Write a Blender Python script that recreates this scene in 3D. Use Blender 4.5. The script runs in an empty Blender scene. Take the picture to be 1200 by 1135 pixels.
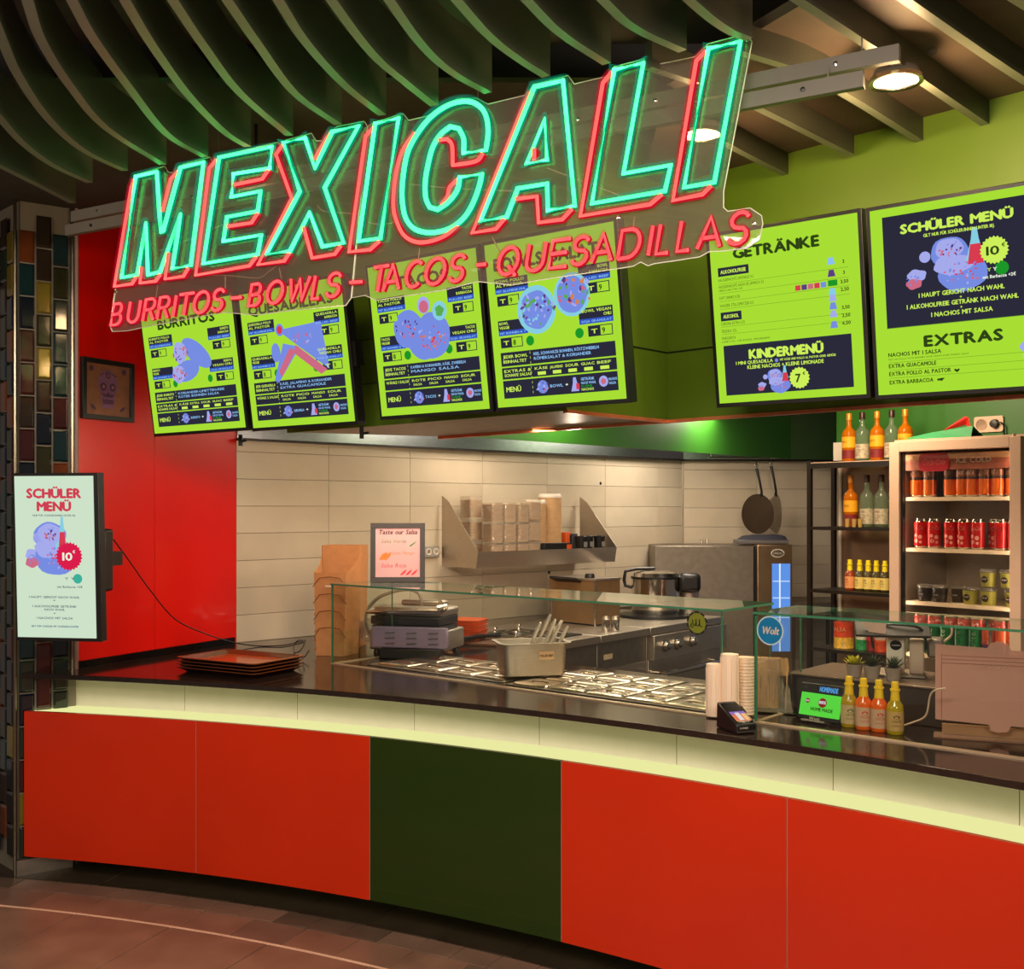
import bpy, bmesh, math, random
from mathutils import Matrix, Vector
random.seed(7)
R_ = math.radians
scene = bpy.context.scene
COL = scene.collection
F, CX, CY, EYE = 1300.0, 600.0, 595.0, 1.65      # camera calibration (1200x1135 frame), eye height

# ---------------------------------------------------------------- camera
cam_d = bpy.data.cameras.new('camera'); cam = bpy.data.objects.new('camera', cam_d); COL.objects.link(cam)
cam.location = (0, 0, EYE); cam.rotation_euler = (R_(90), 0, 0)
cam_d.sensor_fit = 'HORIZONTAL'; cam_d.sensor_width = 36; cam_d.lens = F/1200*36
cam_d.shift_y = (CY-567.5)/1200; cam_d.clip_start = .02
scene.camera = cam
# ---------------------------------------------------------------- view + world
vs = scene.view_settings
scene.display_settings.display_device = 'sRGB'
vs.view_transform = 'Standard'; vs.look = 'None'; vs.gamma = 1; vs.use_curve_mapping = False
vs.exposure = 0.0
scene.cycles.transparent_max_bounces = 24
scene.cycles.max_bounces = 8
w = bpy.data.worlds.new('hall'); scene.world = w; w.use_nodes = True
w.node_tree.nodes['Background'].inputs[0].default_value = (.85, .68, .55, 1)
w.node_tree.nodes['Background'].inputs[1].default_value = .14

def area_light(name, loc, target, size, power, color, sy=None):
    d = bpy.data.lights.new(name, 'AREA'); d.energy = power; d.color = color
    d.shape = 'RECTANGLE'; d.size = size; d.size_y = sy or size
    o = bpy.data.objects.new(name, d); COL.objects.link(o); o.location = loc
    o.rotation_euler = (Vector(target)-Vector(loc)).to_track_quat('-Z', 'Y').to_euler()
    return o
# lights of the food court behind the camera
area_light('hall_light', (-.5, 1.2, 2.76), (-.9, 3.6, 0), 1.6, 88, (1, .84, .70), .5)
area_light('hall_light', (1.6, -1.4, 2.7), (1.0, 2.6, .4), 1.8, 88, (1, .78, .6), .5)
area_light('hall_light', (-3.2, 1.5, 2.7), (-2.4, 4.6, .6), 1.0, 26, (1, .80, .62), .5)
# kitchen lights: inside the hood and over the counters, then added fill
area_light('kitchen_light', (.12, 6.55, 2.30), (.0, 6.75, 0), .25, 25, (1, .83, .64), 1.4)
area_light('kitchen_light', (1.25, 7.65, 2.30), (1.2, 7.8, 0), .25, 27, (1, .84, .68), .9)
area_light('kitchen_light', (-.55, 5.25, 1.96), (-.9, 5.9, 1.0), .12, 7, (1, .74, .46), .5)
area_light('counter_light', (.45, 4.55, 1.95), (.3, 4.6, 0), .1, 13, (1, .76, .5), .8)
area_light('counter_light', (1.35, 4.1, 1.93), (1.3, 4.0, 0), .1, 12, (1, .76, .5), .6)
for lx, ly in ((.30, 5.40), ):
    pd = bpy.data.lights.new('aisle_fill', 'POINT'); pd.energy = 10; pd.color = (1, .80, .60); pd.shadow_soft_size = .03  # point fill added to brighten the range fronts, no fixture there
    po = bpy.data.objects.new('aisle_fill', pd); COL.objects.link(po); po.location = (lx, ly, 1.93)
area_light('counter_light', (1.55, 5.3, 2.5), (1.9, 6.0, 1.4), .3, 24, (1, .76, .5), .6)  # fill added to brighten the bottle shelf, no fixture there

# ---------------------------------------------------------------- geometry of the place
def at(px, py, Y): return Vector(((px-CX)/F*Y, Y, EYE-(py-CY)/F*Y))
def foot(px, py, z):                 # point on the horizontal plane z
    Y = (EYE-z)*F/(py-CY); return Vector(((px-CX)/F*Y, Y, z))
def frame(o, ang):                   # local x runs along the front (angle in plan), -y faces the hall
    return Matrix.Translation(Vector(o)) @ Matrix.Rotation(R_(ang), 4, 'Z')
ARC_C, ARC_R = (-3.5853, -1.7481), 6.863     # the curved counter front is one arc
def arc(r, deg, z=0): return Vector((ARC_C[0]+r*math.cos(R_(deg)), ARC_C[1]+r*math.sin(R_(deg)), z))

# ---------------------------------------------------------------- materials
def s2l(c):
    out = []
    for v in c[:3]:
        v = v/255.0; out.append(v/12.92 if v <= .04045 else ((v+.055)/1.055)**2.4)
    return out+[1.0]
MATS = {}
def mat(name, rgb, rough=.5, metal=0, var=.08, scale=12, bump=0, coat=0, stretch=None, alpha=1, trans=0, spec=.5):
    if name in MATS: return MATS[name]
    m = bpy.data.materials.new(name); m.use_nodes = True; MATS[name] = m
    nt = m.node_tree; b = nt.nodes['Principled BSDF']
    tc = nt.nodes.new('ShaderNodeTexCoord'); mp = nt.nodes.new('ShaderNodeMapping')
    nt.links.new(tc.outputs['Object'], mp.inputs[0])
    if stretch: mp.inputs['Scale'].default_value = stretch
    n = nt.nodes.new('ShaderNodeTexNoise'); n.inputs['Scale'].default_value = scale; n.inputs['Detail'].default_value = 4
    nt.links.new(mp.outputs[0], n.inputs['Vector'])
    cr = nt.nodes.new('ShaderNodeValToRGB'); c = s2l(rgb)
    cr.color_ramp.elements[0].position = .3; cr.color_ramp.elements[1].position = .7
    cr.color_ramp.elements[0].color = [max(0, v*(1-var)) for v in c[:3]]+[1]
    cr.color_ramp.elements[1].color = [min(1, v*(1+var)) for v in c[:3]]+[1]
    nt.links.new(n.outputs['Fac'], cr.inputs[0]); nt.links.new(cr.outputs[0], b.inputs['Base Color'])
    b.inputs['Roughness'].default_value = rough; b.inputs['Metallic'].default_value = metal
    b.inputs['Specular IOR Level'].default_value = spec
    if coat: b.inputs['Coat Weight'].default_value = coat; b.inputs['Coat Roughness'].default_value = .05
    if bump:
        bp = nt.nodes.new('ShaderNodeBump'); bp.inputs['Strength'].default_value = bump; bp.inputs['Distance'].default_value = .01
        nt.links.new(n.outputs['Fac'], bp.inputs['Height']); nt.links.new(bp.outputs[0], b.inputs['Normal'])
    if alpha < 1: b.inputs['Alpha'].default_value = alpha
    if trans: b.inputs['Transmission Weight'].default_value = trans
    return m
def emit(name, rgb, strength=1.0, lin=None):
    if name in MATS: return MATS[name]
    m = bpy.data.materials.new(name); m.use_nodes = True; MATS[name] = m
    nt = m.node_tree; nt.nodes.clear()
    e = nt.nodes.new('ShaderNodeEmission'); e.inputs[0].default_value = list(lin)+[1] if lin else s2l(rgb); e.inputs[1].default_value = strength
    o = nt.nodes.new('ShaderNodeOutputMaterial'); nt.links.new(e.outputs[0], o.inputs[0])
    return m
def clear(name, tint, gloss=1.0, diff=0.0, dcol=(200, 200, 200), rough=0.0):
    # thin clear sheet: transparent + Fresnel mirror + a little scatter
    if name in MATS: return MATS[name]
    m = bpy.data.materials.new(name); m.use_nodes = True; MATS[name] = m
    nt = m.node_tree; nt.nodes.clear(); N = nt.nodes.new; L = nt.links.new
    t = N('ShaderNodeBsdfTransparent'); t.inputs[0].default_value = s2l(tint)
    g = N('ShaderNodeBsdfGlossy'); g.inputs['Roughness'].default_value = rough; g.inputs[0].default_value = (1, 1, 1, 1)
    ge = N('ShaderNodeNewGeometry'); dt = N('ShaderNodeVectorMath'); dt.operation = 'DOT_PRODUCT'
    L(ge.outputs['Normal'], dt.inputs[0]); L(ge.outputs['Incoming'], dt.inputs[1])
    def M2(op, a, b):
        q = N('ShaderNodeMath'); q.operation = op
        for i, v in enumerate((a, b)):
            if v is None: continue
            if isinstance(v, (int, float)): q.inputs[i].default_value = v
            else: L(v, q.inputs[i])
        return q.outputs[0]
    c_ = M2('SUBTRACT', 1.0, M2('ABSOLUTE', dt.outputs['Value'], None))
    mu = N('ShaderNodeMath'); mu.operation = 'MULTIPLY'; mu.inputs[1].default_value = gloss
    L(M2('ADD', M2('MULTIPLY', M2('POWER', c_, 5.0), .96), .04), mu.inputs[0])
    mx = N('ShaderNodeMixShader'); L(mu.outputs[0], mx.inputs[0]); L(t.outputs[0], mx.inputs[1]); L(g.outputs[0], mx.inputs[2])
    last = mx
    if diff:
        d = N('ShaderNodeBsdfDiffuse'); d.inputs[0].default_value = s2l(dcol)
        m2 = N('ShaderNodeMixShader'); m2.inputs[0].default_value = diff
        L(mx.outputs[0], m2.inputs[1]); L(d.outputs[0], m2.inputs[2]); last = m2
    o = N('ShaderNodeOutputMaterial'); L(last.outputs[0], o.inputs[0])
    return m

# ---------------------------------------------------------------- mesh builder
class MB:
    def __init__(s, T=None): s.v = []; s.f = []; s.mi = []; s.T = T or Matrix.Identity(4); s.m = 0
    def add(s, vs, fs, T=None):
        M = s.T @ T if T is not None else s.T
        o = len(s.v); s.v += [tuple(M @ Vector(p)) for p in vs]
        s.f += [[i+o for i in f] for f in fs]; s.mi += [s.m]*len(fs); return s
    def box(s, x0, x1, y0, y1, z0, z1, T=None):
        v = [(x, y, z) for z in (z0, z1) for y in (y0, y1) for x in (x0, x1)]
        return s.add(v, [[0, 2, 3, 1], [4, 5, 7, 6], [0, 1, 5, 4], [2, 6, 7, 3], [0, 4, 6, 2], [1, 3, 7, 5]], T)
    def prism(s, poly, z0, z1, T=None):
        n = len(poly)
        a = sum(poly[i][0]*poly[(i+1) % n][1]-poly[(i+1) % n][0]*poly[i][1] for i in range(n))
        if a < 0: poly = poly[::-1]
        v = [(p[0], p[1], z0) for p in poly]+[(p[0], p[1], z1) for p in poly]
        return s.add(v, [list(range(n))[::-1], list(range(n, 2*n))]+[[i, (i+1) % n, n+(i+1) % n, n+i] for i in range(n)], T)
    def plate(s, poly, y0, y1, T=None):   # polygon in the xz plane, extruded along y
        return s.prism([(p[0], p[1]) for p in poly], -y1, -y0, (T or Matrix.Identity(4)) @ Matrix.Rotation(R_(90), 4, 'X'))
    def face(s, pts, T=None): return s.add(pts, [list(range(len(pts)))], T)
    def poly(s, pts, y, T=None):          # flat print facing -y
        n = len(pts); a = sum(pts[i][0]*pts[(i+1) % n][1]-pts[(i+1) % n][0]*pts[i][1] for i in range(n))
        if a < 0: pts = pts[::-1]
        return s.add([(p[0], y, p[1]) for p in pts], [list(range(n))], T)
    def rect(s, x0, x1, z0, z1, y, T=None): return s.poly([(x0, z0), (x1, z0), (x1, z1), (x0, z1)], y, T)
    def disc(s, cx, cz, rx, rz, y, n=20, a=0, T=None, j=0):
        P = []
        for i in range(n):
            t = 2*math.pi*i/n; k = 1+j*math.sin(5*t+cx*40)+j*.6*math.sin(3*t+1)
            x, z = rx*k*math.cos(t), rz*k*math.sin(t)
            P.append((cx+x*math.cos(a)-z*math.sin(a), cz+x*math.sin(a)+z*math.cos(a)))
        return s.poly(P, y, T)
    def lathe(s, prof, n=16, T=None, cap=True, a0=0, a1=360):
        full = a1-a0 >= 360; k = n if full else n+1
        v = [(r*math.cos(R_(a0+(a1-a0)*i/n)), r*math.sin(R_(a0+(a1-a0)*i/n)), z) for r, z in prof for i in range(k)]
        f = []
        for j in range(len(prof)-1):
            for i in range(n):
                i2 = (i+1) % k; f.append([j*k+i, j*k+i2, (j+1)*k+i2, (j+1)*k+i])
        if cap and full:
            if prof[0][0] > 1e-5: f.append(list(range(k))[::-1])
            if prof[-1][0] > 1e-5: f.append([(len(prof)-1)*k+i for i in range(k)])
        return s.add(v, f, T)
    def tube(s, pts, r, n=8, T=None, closed=False):
        P = [Vector(p) for p in pts]
        if closed and (P[0]-P[-1]).length < 1e-6: P = P[:-1]
        N = len(P); v = []; up = None
        rr = r if isinstance(r, (list, tuple)) else [r]*N
        for i in range(N):
            a = P[i]-P[i-1] if (i > 0 or closed) else P[1]-P[0]
            b = P[(i+1) % N]-P[i] if (i < N-1 or closed) else P[-1]-P[-2]
            a.normalize(); b.normalize(); t = a+b
            t = t.normalized() if t.length > 1e-4 else a
            if up is None:
                up = t.cross(Vector((0, 1, 0)))
                if up.length < .1: up = t.cross(Vector((0, 0, 1)))
            up = (up-t*up.dot(t)).normalized(); w_ = t.cross(up)
            for k in range(n):
                an = 2*math.pi*k/n; v.append(P[i]+(up*math.cos(an)+w_*math.sin(an))*rr[i])
        f = [[i*n+k, i*n+(k+1) % n, ((i+1) % N)*n+(k+1) % n, ((i+1) % N)*n+k] for i in range(N if closed else N-1) for k in range(n)]
        if not closed: f += [list(range(n))[::-1], [(N-1)*n+k for k in range(n)]]
        return s.add(v, f, T)
    def text(s, t, x, z, w=None, h=.02, y=0, bold=1, align='l', T=None, wrap=None, slant=0):
        G = GLYPH[0]; cur = 0; items = []
        for ch in t:
            if ch == ' ': cur += .34; continue
            g = G.get(ch) or G['O']; items.append((g, cur)); cur += g[2]+.1
        sz = h/.73; nat = max(cur-.1, .01)*sz; sx = sz if w is None else sz*w/nat; tot = nat if w is None else w
        x0 = x-(tot/2 if align == 'c' else tot if align == 'r' else 0)
        gl = None
        for (vv, ff, ad), c in items:
            pts = [(x0+(c+a)*sx+slant*b*sz, y, z+b*sz) for a, b in vv]
            if wrap: pts = [wrap(p) for p in pts]
            if bold:
                d = .030*sz*bold
                for ox, oz in ((-d, 0), (d, 0), (0, d), (0, -d*.6)): s.add([(p[0]+ox, p[1], p[2]+oz) for p in pts] if not wrap else pts, ff, T)
                if wrap: pass
            else: s.add(pts, ff, T)
        return s
    def build(s, name, m, parent=None, world=None, label=None, cat=None, group=None, kind=None, bevel=0, smooth=True, angle=40):
        me = bpy.data.meshes.new(name); me.from_pydata(s.v, [], s.f); 
        ms = m if isinstance(m, (list, tuple)) else [m]
        for q in ms: me.materials.append(q)
        if len(ms) > 1:
            for p, i in zip(me.polygons, s.mi): p.material_index = i
        if smooth:
            me.shade_smooth(); me.set_sharp_from_angle(angle=R_(angle))
        me.update()
        o = bpy.data.objects.new(name, me); COL.objects.link(o)
        if parent: o.parent = parent
        if world is not None: o.matrix_world = world
        if bevel:
            b = o.modifiers.new('bevel', 'BEVEL'); b.width = bevel; b.segments = 2; b.limit_method = 'ANGLE'
        tag(o, label, cat, group, kind)
        return o
def tag(o, label=None, cat=None, group=None, kind=None):
    if label: o['label'] = label
    if cat: o['category'] = cat
    if group: o['group'] = group
    if kind: o['kind'] = kind
    return o
def thing(name, label, cat, M, group=None):
    o = bpy.data.objects.new(name, None); COL.objects.link(o); o.empty_display_size = .05
    o.matrix_world = M if isinstance(M, Matrix) else Matrix.Translation(Vector(M))
    return tag(o, label, cat, group)
def struct(name): 
    o = bpy.data.objects.new(name, None); COL.objects.link(o); return tag(o, kind='structure')
def clone(root, M, label=None, group=None):
    def cp(o, par):
        c = o.copy(); COL.objects.link(c); c.parent = par
        for ch in [k for k in KIDS(o)]: cp(ch, c)
        return c
    c = cp(root, None); c.matrix_world = M
    if label: c['label'] = label
    if group: c['group'] = group
    return c
def KIDS(o): return list(o.children)
ORD = ['first', 'second', 'third', 'fourth', 'fifth', 'sixth', 'seventh', 'eighth', 'ninth', 'tenth', 'eleventh', 'twelfth']
def T3(x=0, y=0, z=0, rz=0, rx=0, ry=0):
    return Matrix.Translation((x, y, z)) @ Matrix.Rotation(R_(rz), 4, 'Z') @ Matrix.Rotation(R_(ry), 4, 'Y') @ Matrix.Rotation(R_(rx), 4, 'X')

# ---------------------------------------------------------------- glyphs for the lettering
GLYPH = {0: {}, 1: {}}
def load_glyphs():
    tmp = []
    for ch in 'ABCDEFGHIJKLMNOPQRSTUVWXYZÄÖÜabcdefghijklmnopqrstuvwxyzäöü0123456789,.-+&!/:*€%':
        for bold in (0,):
            c = bpy.data.curves.new('g', 'FONT'); c.body = ch; c.size = 1; c.resolution_u = 2; c.offset = .012*bold
            o = bpy.data.objects.new('g', c); COL.objects.link(o); tmp.append((ch, bold, o, c))
    dg = bpy.context.evaluated_depsgraph_get(); dg.update()
    for ch, bold, o, c in tmp:
        e = o.evaluated_get(dg); me = e.to_mesh()
        if me and len(me.vertices):
            xs = [v.co.x for v in me.vertices]; x0 = min(xs)
            fs = []
            for p in me.polygons:
                q = list(p.vertices)
                if p.normal.z < 0: q = q[::-1]
                fs.append(q)
            GLYPH[bold][ch] = ([(v.co.x-x0, v.co.y) for v in me.vertices], fs, max(xs)-x0)
        e.to_mesh_clear()
    for ch, bold, o, c in tmp: bpy.data.objects.remove(o); bpy.data.curves.remove(c)
load_glyphs()
# ================================================================ STRUCTURE
steel = mat('brushed_steel', (190, 178, 164), .42, 1, .1, 30, .03, stretch=(1, 1, 14))
steel_dark = mat('dull_steel', (142, 134, 124), .46, 1, .1, 20, .03)
steel_shiny = mat('polished_steel', (205, 200, 192), .14, 1, .04)
black = mat('black_plastic', (18, 18, 19), .4, 0, .2)
black_gloss = mat('black_gloss', (12, 10, 10), .12, 0, .2)
white_pl = mat('white_plastic', (225, 215, 200), .4, 0, .03)
red_wall = mat('red_lacquer', (218, 12, 2), .3, 0, .05, 3, coat=.3)
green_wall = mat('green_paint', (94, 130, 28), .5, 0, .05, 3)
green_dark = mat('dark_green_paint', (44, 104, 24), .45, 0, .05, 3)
lip_m = mat('hood_steel', (176, 180, 190), .28, 1, .12, 20, .02, stretch=(1, 1, 10)); lip_d = mat('hood_edge', (60, 56, 56), .4, .8)
copper = mat('copper_trim', (228, 140, 98), .35, .4, .1, 20)
grout = mat('grout', (156, 140, 120), .8, 0, .1)
tile_m = [mat('cream_tile', (196, 182, 160), .32, 0, .04, 6, .02), mat('cream_tile_b', (190, 176, 154), .34, 0, .05, 6, .02), mat('cream_tile_c', (201, 188, 166), .3, 0, .04, 6, .02)]

# ---- floor
fl = struct('floor')
fm = [mat('floor_tile_a', (138, 104, 86), .32, 0, .22, 5, .04), mat('floor_tile_b', (122, 96, 82), .34, 0, .2, 5, .04), mat('floor_tile_c', (118, 104, 98), .3, 0, .25, 5, .04), mat('floor_tile_d', (92, 76, 64), .35, 0, .2, 7, .04)]
b = MB(); b.box(-4.2, 3.6, -2.6, 9.4, -.06, -.006); b.build('floor_bed', mat('floor_grout', (150, 112, 92), .7), fl)
def arcpoly(r0, r1, a0, a1, n=3, b0=None, b1=None):
    b0 = a0 if b0 is None else b0; b1 = a1 if b1 is None else b1
    return [tuple(arc(r0, a0+(a1-a0)*i/n))[:2] for i in range(n+1)]+[tuple(arc(r1, b1+(b0-b1)*i/n))[:2] for i in range(n+1)]
def ring(r0, r1, a0, a1, da, mats, g=.003, off=0):
    ga = math.degrees(g/r0)/2; a = a0+off
    while a < a1:
        o = MB().prism(arcpoly(r0+g/2, r1-g/2, a+ga, a+da-ga, 2), -.02, random.uniform(-.0005, .0005)).build('floor_tile', random.choice(mats), fl, bevel=.0015)
        a += da
RR = ARC_R
ring(RR-.335, RR-.155, 36.1, 86, 2.1, fm[:2], .004)
ring(RR-.152, RR-.03, 36.6, 86, 1.38, [fm[3], fm[1]], .004)
ring(RR-.027, RR+.30, 36.3, 82, 2.76, [mat('floor_tile_shaded', (46, 38, 28), .4, 0, .2, 7, .04)], .004)  # near-black tiles carry the counter's shade in their colour
ring(RR-1.26, RR-.347, 37.9, 88, 4.0, [fm[0], fm[2], fm[0], fm[1]], .005)
ring(RR-2.2, RR-1.262, 35.9, 88, 4.0, [fm[0], fm[2], fm[1]], .005)
MB().prism(arcpoly(RR-.345, RR-.337, 34, 88, 30), -.02, .0012).build('floor_strip', mat('brass_strip', (245, 200, 170), .4), fl)
b = MB(); b.box(-4.2, 3.6, 4.9, 9.3, -.02, -.001)
b.build('kitchen_floor', mat('kitchen_floor_m', (70, 58, 50), .5, 0, .2), fl)

# ---- walls
RW0, RW1 = Vector((-2.0, 5.12, 0)), Vector((-1.513, 6.09, 0))        # red wall, left
BW1 = Vector((1.346, 8.75, 0))                                       # corner back / right
def wall_frame(a, b_):
    d = b_-a; return frame((a.x, a.y, 0), math.degrees(math.atan2(d.y, d.x))), d.length
WF, WL = wall_frame(RW0, RW1)
wl = struct('wall_left'); wl.matrix_world = WF
for i, (x0, x1) in enumerate([(-.0, .475), (.478, WL)]):
    MB().box(x0, x1, 0, .05, .905, 3.03).build('wall_panel', red_wall, wl, bevel=.001)
BF, BL = wall_frame(RW1, BW1)
def tiled_wall(name, F_, L, z0, z1, x0=0, top=3.03, upper=None, joints=None):
    w_ = struct(name); w_.matrix_world = F_
    MB().box(x0-.02, L+.02, .008, .12, 0, top).build('wall_core', grout, w_)
    row = 0; z = z0
    while z < z1-.01:
        zt = min(z+.15, z1); x = x0
        while x < L-.01:
            xn = min(x+.60, L)
            if xn < L and L-xn < .02: xn = L
            MB().box(x+.0012, xn-.0012, 0, .01, z+.0012, zt-.0012).build('wall_tile', random.choice(tile_m), w_, bevel=.001)
            x = xn
        z = zt; row += 1
    return w_
wb = tiled_wall('wall_back', BF, BL, .91, 2.11)
RF = frame((BW1.x, BW1.y, 0), 5)
wr = tiled_wall('wall_right', RF, 1.55, .0, 2.12)
MB().tube([(0, -.004, .9), (0, -.004, 2.02)], .006).build('corner_strip', steel, wr)
for x, z in ((2.95, 1.83), (2.95, 1.53), (2.42, 1.2)):
    MB().lathe([(.012, 0), (.006, .006)], 10, T3(x, 0, z, rx=90)).build('wall_plug', black, wb)

# wall behind the shelf and the fridge
SF = frame((1.90, 6.47, 0), -49.8)
ws = struct('wall_side'); ws.matrix_world = SF
MB().box(0, 3.6, 0, .1, 0, 1.90).build('lower_wall', mat('shaded_wall', (140, 108, 82), .5, 0, .06, 4), ws)  # brown colour holds the shade lying on pale tile here
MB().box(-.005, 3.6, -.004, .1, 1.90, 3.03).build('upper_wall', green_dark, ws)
MB().box(.012, .03, -.012, 0, .9, 1.88).build('light_gap_strip', white_pl, ws)  # white strip stands in for a bright gap of light
MB().box(-.01, .05, -.03, 0, 1.925, 2.03).build('junction_box', white_pl, ws)

# ---- hood: far steel lip on both walls, front skirt
hood = struct('trim_1')
HZ = 2.02
hb = MB(BF); hb.box(.0, BL, -.012, 0, HZ+.012, 2.30); hb.build('hood_lip', lip_m, hood); MB(BF).box(0, BL, -.05, 0, HZ, HZ+.012).build('hood_edge', lip_d, hood)
hb = MB(RF); hb.box(.0, 1.5, -.012, 0, HZ+.012, 2.30); hb.build('hood_lip', lip_m, hood); MB(RF).box(0, 1.5, -.05, 0, HZ, HZ+.012).build('hood_edge', lip_d, hood)
SK0, SK1 = Vector((-1.10, 4.77, 0)), Vector((2.11, 8.44, 0))
KF, KL = wall_frame(SK0, SK1)
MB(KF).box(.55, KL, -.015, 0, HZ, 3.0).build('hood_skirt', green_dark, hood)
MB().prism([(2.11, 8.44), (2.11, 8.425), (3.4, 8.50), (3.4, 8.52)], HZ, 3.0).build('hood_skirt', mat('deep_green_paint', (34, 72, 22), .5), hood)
MB().prism([(-1.5, 5.2), (-1.5, 6.1), (1.35, 8.7), (2.6, 8.7), (2.15, 8.4), (-.6, 5.3)], 2.36, 2.40).build('hood_roof', steel_dark, hood)

# ---- ceiling with hanging baffles
ce = struct('ceiling')
MB().box(-4.2, 3.6, -2.6, 9.4, 3.03, 3.10).build('ceiling_slab', mat('ceiling_paint', (66, 60, 50), .8, 0, .1), ce)
MB().prism([(.45, 3.2), (.75, 2.6), (3.5, -.4), (3.5, 3.4), (.9, 4.6), (.5, 4.4)], 2.872, 2.90).build('ceiling_panel', mat('ceiling_panel_m', (96, 82, 68), .7), ce)
baf_m = mat('baffle_paint', (66, 68, 56), .42, 0, .12, 4); baf_e = mat('baffle_edge', (128, 134, 118), .35, 0, .12, 4)  # pale bottom edge, lightened further for light caught from below
FINS = [
 [(0,139),(30,171),(64,195),(105,214)], [(0,195),(40,215),(85,238)],
 [(0,41),(22,90),(56,139),(97,176),(146,200)], [(32,0),(49,49),(82,101),(124,150),(191,193)],
 [(84,0),(109,45),(150,101),(195,157),(240,184)], [(146,0),(180,56),(221,112),(262,154),(290,172)],
 [(202,0),(240,56),(281,109),(339,159)], [(266,0),(300,49),(345,109),(396,146)],
 [(326,0),(360,52),(405,101),(448,135)], [(388,0),(437,64),(475,97),(509,124)],
 [(456,0),(497,56),(531,86),(572,109)], [(535,0),(576,45),(610,71),(640,90)],
 [(617,0),(659,41),(711,75)], [(706,0),(745,34),(800,60)], [(807,0),(850,34),(877,46)],
 [(934,0),(1032,64),(1158,149)], [(1060,0),(1200,95),(1262,128)], [(1190,0),(1330,86)],
 [(867,62),(960,95),(1078,166)], [(760,80),(867,118),(997,182)], [(760,120),(867,178),(920,205)]]
def smooth_line(P, n=5):
    out = []
    for i in range(len(P)-1):
        p0 = P[i-1] if i else P[0]*2-P[1]; p1, p2 = P[i], P[i+1]; p3 = P[i+2] if i+2 < len(P) else P[-1]*2-P[-2]
        for k in range(n):
            t = k/n; out.append(.5*((2*p1)+(p2-p0)*t+(2*p0-5*p1+4*p2-p3)*t*t+(3*p1-p0-3*p2+p3)*t**3))
    return out+[P[-1]]
for fi, L in enumerate(FINS):
    P = [foot(x, y, 2.80) if False else Vector(((x-CX)/F*(1.15*F/(CY-y)), 1.15*F/(CY-y), 0)) for x, y in L]
    if L[0][1] == 0 or L[0][0] == 0:
        d = (P[0]-P[1]).normalized(); d2 = (P[1]-P[2]).normalized() if len(P) > 2 else d
        k = (d-d2)*.5; P = [P[0]+d*1.3+k*1.0, P[0]+d*.6+k*.3]+P
    Q = smooth_line(P); top = 2.872 if fi >= 15 else 2.94
    side = []
    for i, q in enumerate(Q):
        t = (Q[min(i+1, len(Q)-1)]-Q[max(i-1, 0)]).normalized(); n_ = Vector((-t.y, t.x, 0)); side.append((q+n_*.013, q-n_*.013))
    b = MB(); n = len(Q)
    v = [tuple(a) for a, _ in side]+[tuple(c) for _, c in side]
    vv = [(p[0], p[1], 2.80) for p in v]+[(p[0], p[1], top) for p in v]
    f = []
    for i in range(n-1):
        a, a2, c, c2 = i, i+1, n+i, n+i+1; U = 2*n
        f += [[a, a2, c2, c], [a+U, c+U, c2+U, a2+U], [a, a+U, a2+U, a2], [c, c2, c2+U, c+U]]
    f += [[0, n, 3*n, 2*n], [n-1, 3*n-1, 4*n-1, 2*n-1]]
    b.add(vv, f)
    b.m = 0; b.mi = [1 if (i % 4 == 0 and i < 4*(n-1)) else 0 for i in range(len(b.f))]
    b.build('baffle', [baf_m, baf_e], ce)
# carrier rails holding the baffles under the slab
for y in (1.9, 3.3):
    MB().box(-2.6, .6, y, y+.04, 2.93, 3.031).build('baffle_carrier', black, ce)

# ---- green fascias above the opening
def fz(px, py): Y = .33*F/(CY-py); return Vector(((px-CX)/F*Y, Y, 0))
FA, FB, FC, FD = fz(400, 502), fz(664, 481), fz(782, 493), fz(1200, 463)
FE = FC+(FC-FD).normalized()*1.35
FL0 = FB+(FA-FB).normalized()*1.62
FD2 = FC+(FD-FC).normalized()*2.6
wf = struct('wall_front')
def wallstrip(P, Q, z0, z1, th, m, name, par=wf, inset=0):
    Fm, L = wall_frame(P, Q); return MB(Fm).box(0, L, inset, th, z0, z1).build(name, m, par)
wallstrip(FL0, FB, 1.98, 3.0, .02, green_wall, 'fascia_board')
wallstrip(FB, FC, 1.98, 3.0, .02, green_wall, 'fascia_board')
wallstrip(FC, FD2, 1.98, 2.872, .02, green_wall, 'fascia_board')
MB().prism([tuple(p)[:2] for p in (FL0+Vector((.02, .02, 0)), FB+Vector((.0, .03, 0)), FC+Vector((-.02, .0, 0)), FE)], 1.984, 2.0).build('fascia_soffit', steel_dark, wf)
for P, Q in ((FB, FC), (FE, FC), (FC, FD2)):
    Fm, L = wall_frame(P, Q); MB(Fm).box(0, L, -.006, .016, 1.972, 1.984).build('edge_trim', copper, wf)
# narrow joints in the green boards
for P, Q, t in ((FB, FC, .45),):
    Fm, L = wall_frame(P, Q); MB(Fm).box(0, L, -.003, 0, 2.235, 2.24).build('board_joint', black, wf)
Fm, L = wall_frame(FL0, FB)
for z in (2.15, 2.33): MB(Fm).box(0, L, -.003, 0, z, z+.004).build('board_joint', mat('joint_green', (40, 60, 12), .6), wf)
Fm, L = wall_frame(FC, FD2); MB(Fm).box(0, .35, -.003, 0, 2.235, 2.24).build('board_joint', black, wf)
for px, py, Y in ((282, 517, 4.95), (424, 508, 4.5)):
    p = at(px, py, Y)
    b = MB(T3(p.x, p.y, p.z)); b.box(-.008, .008, -.01, .01, -.02, .03); b.tube([(0, 0, 0), (.03, -.01, .004)], .005)
    o = b.build('sliding_bracket', black, wf)

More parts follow.
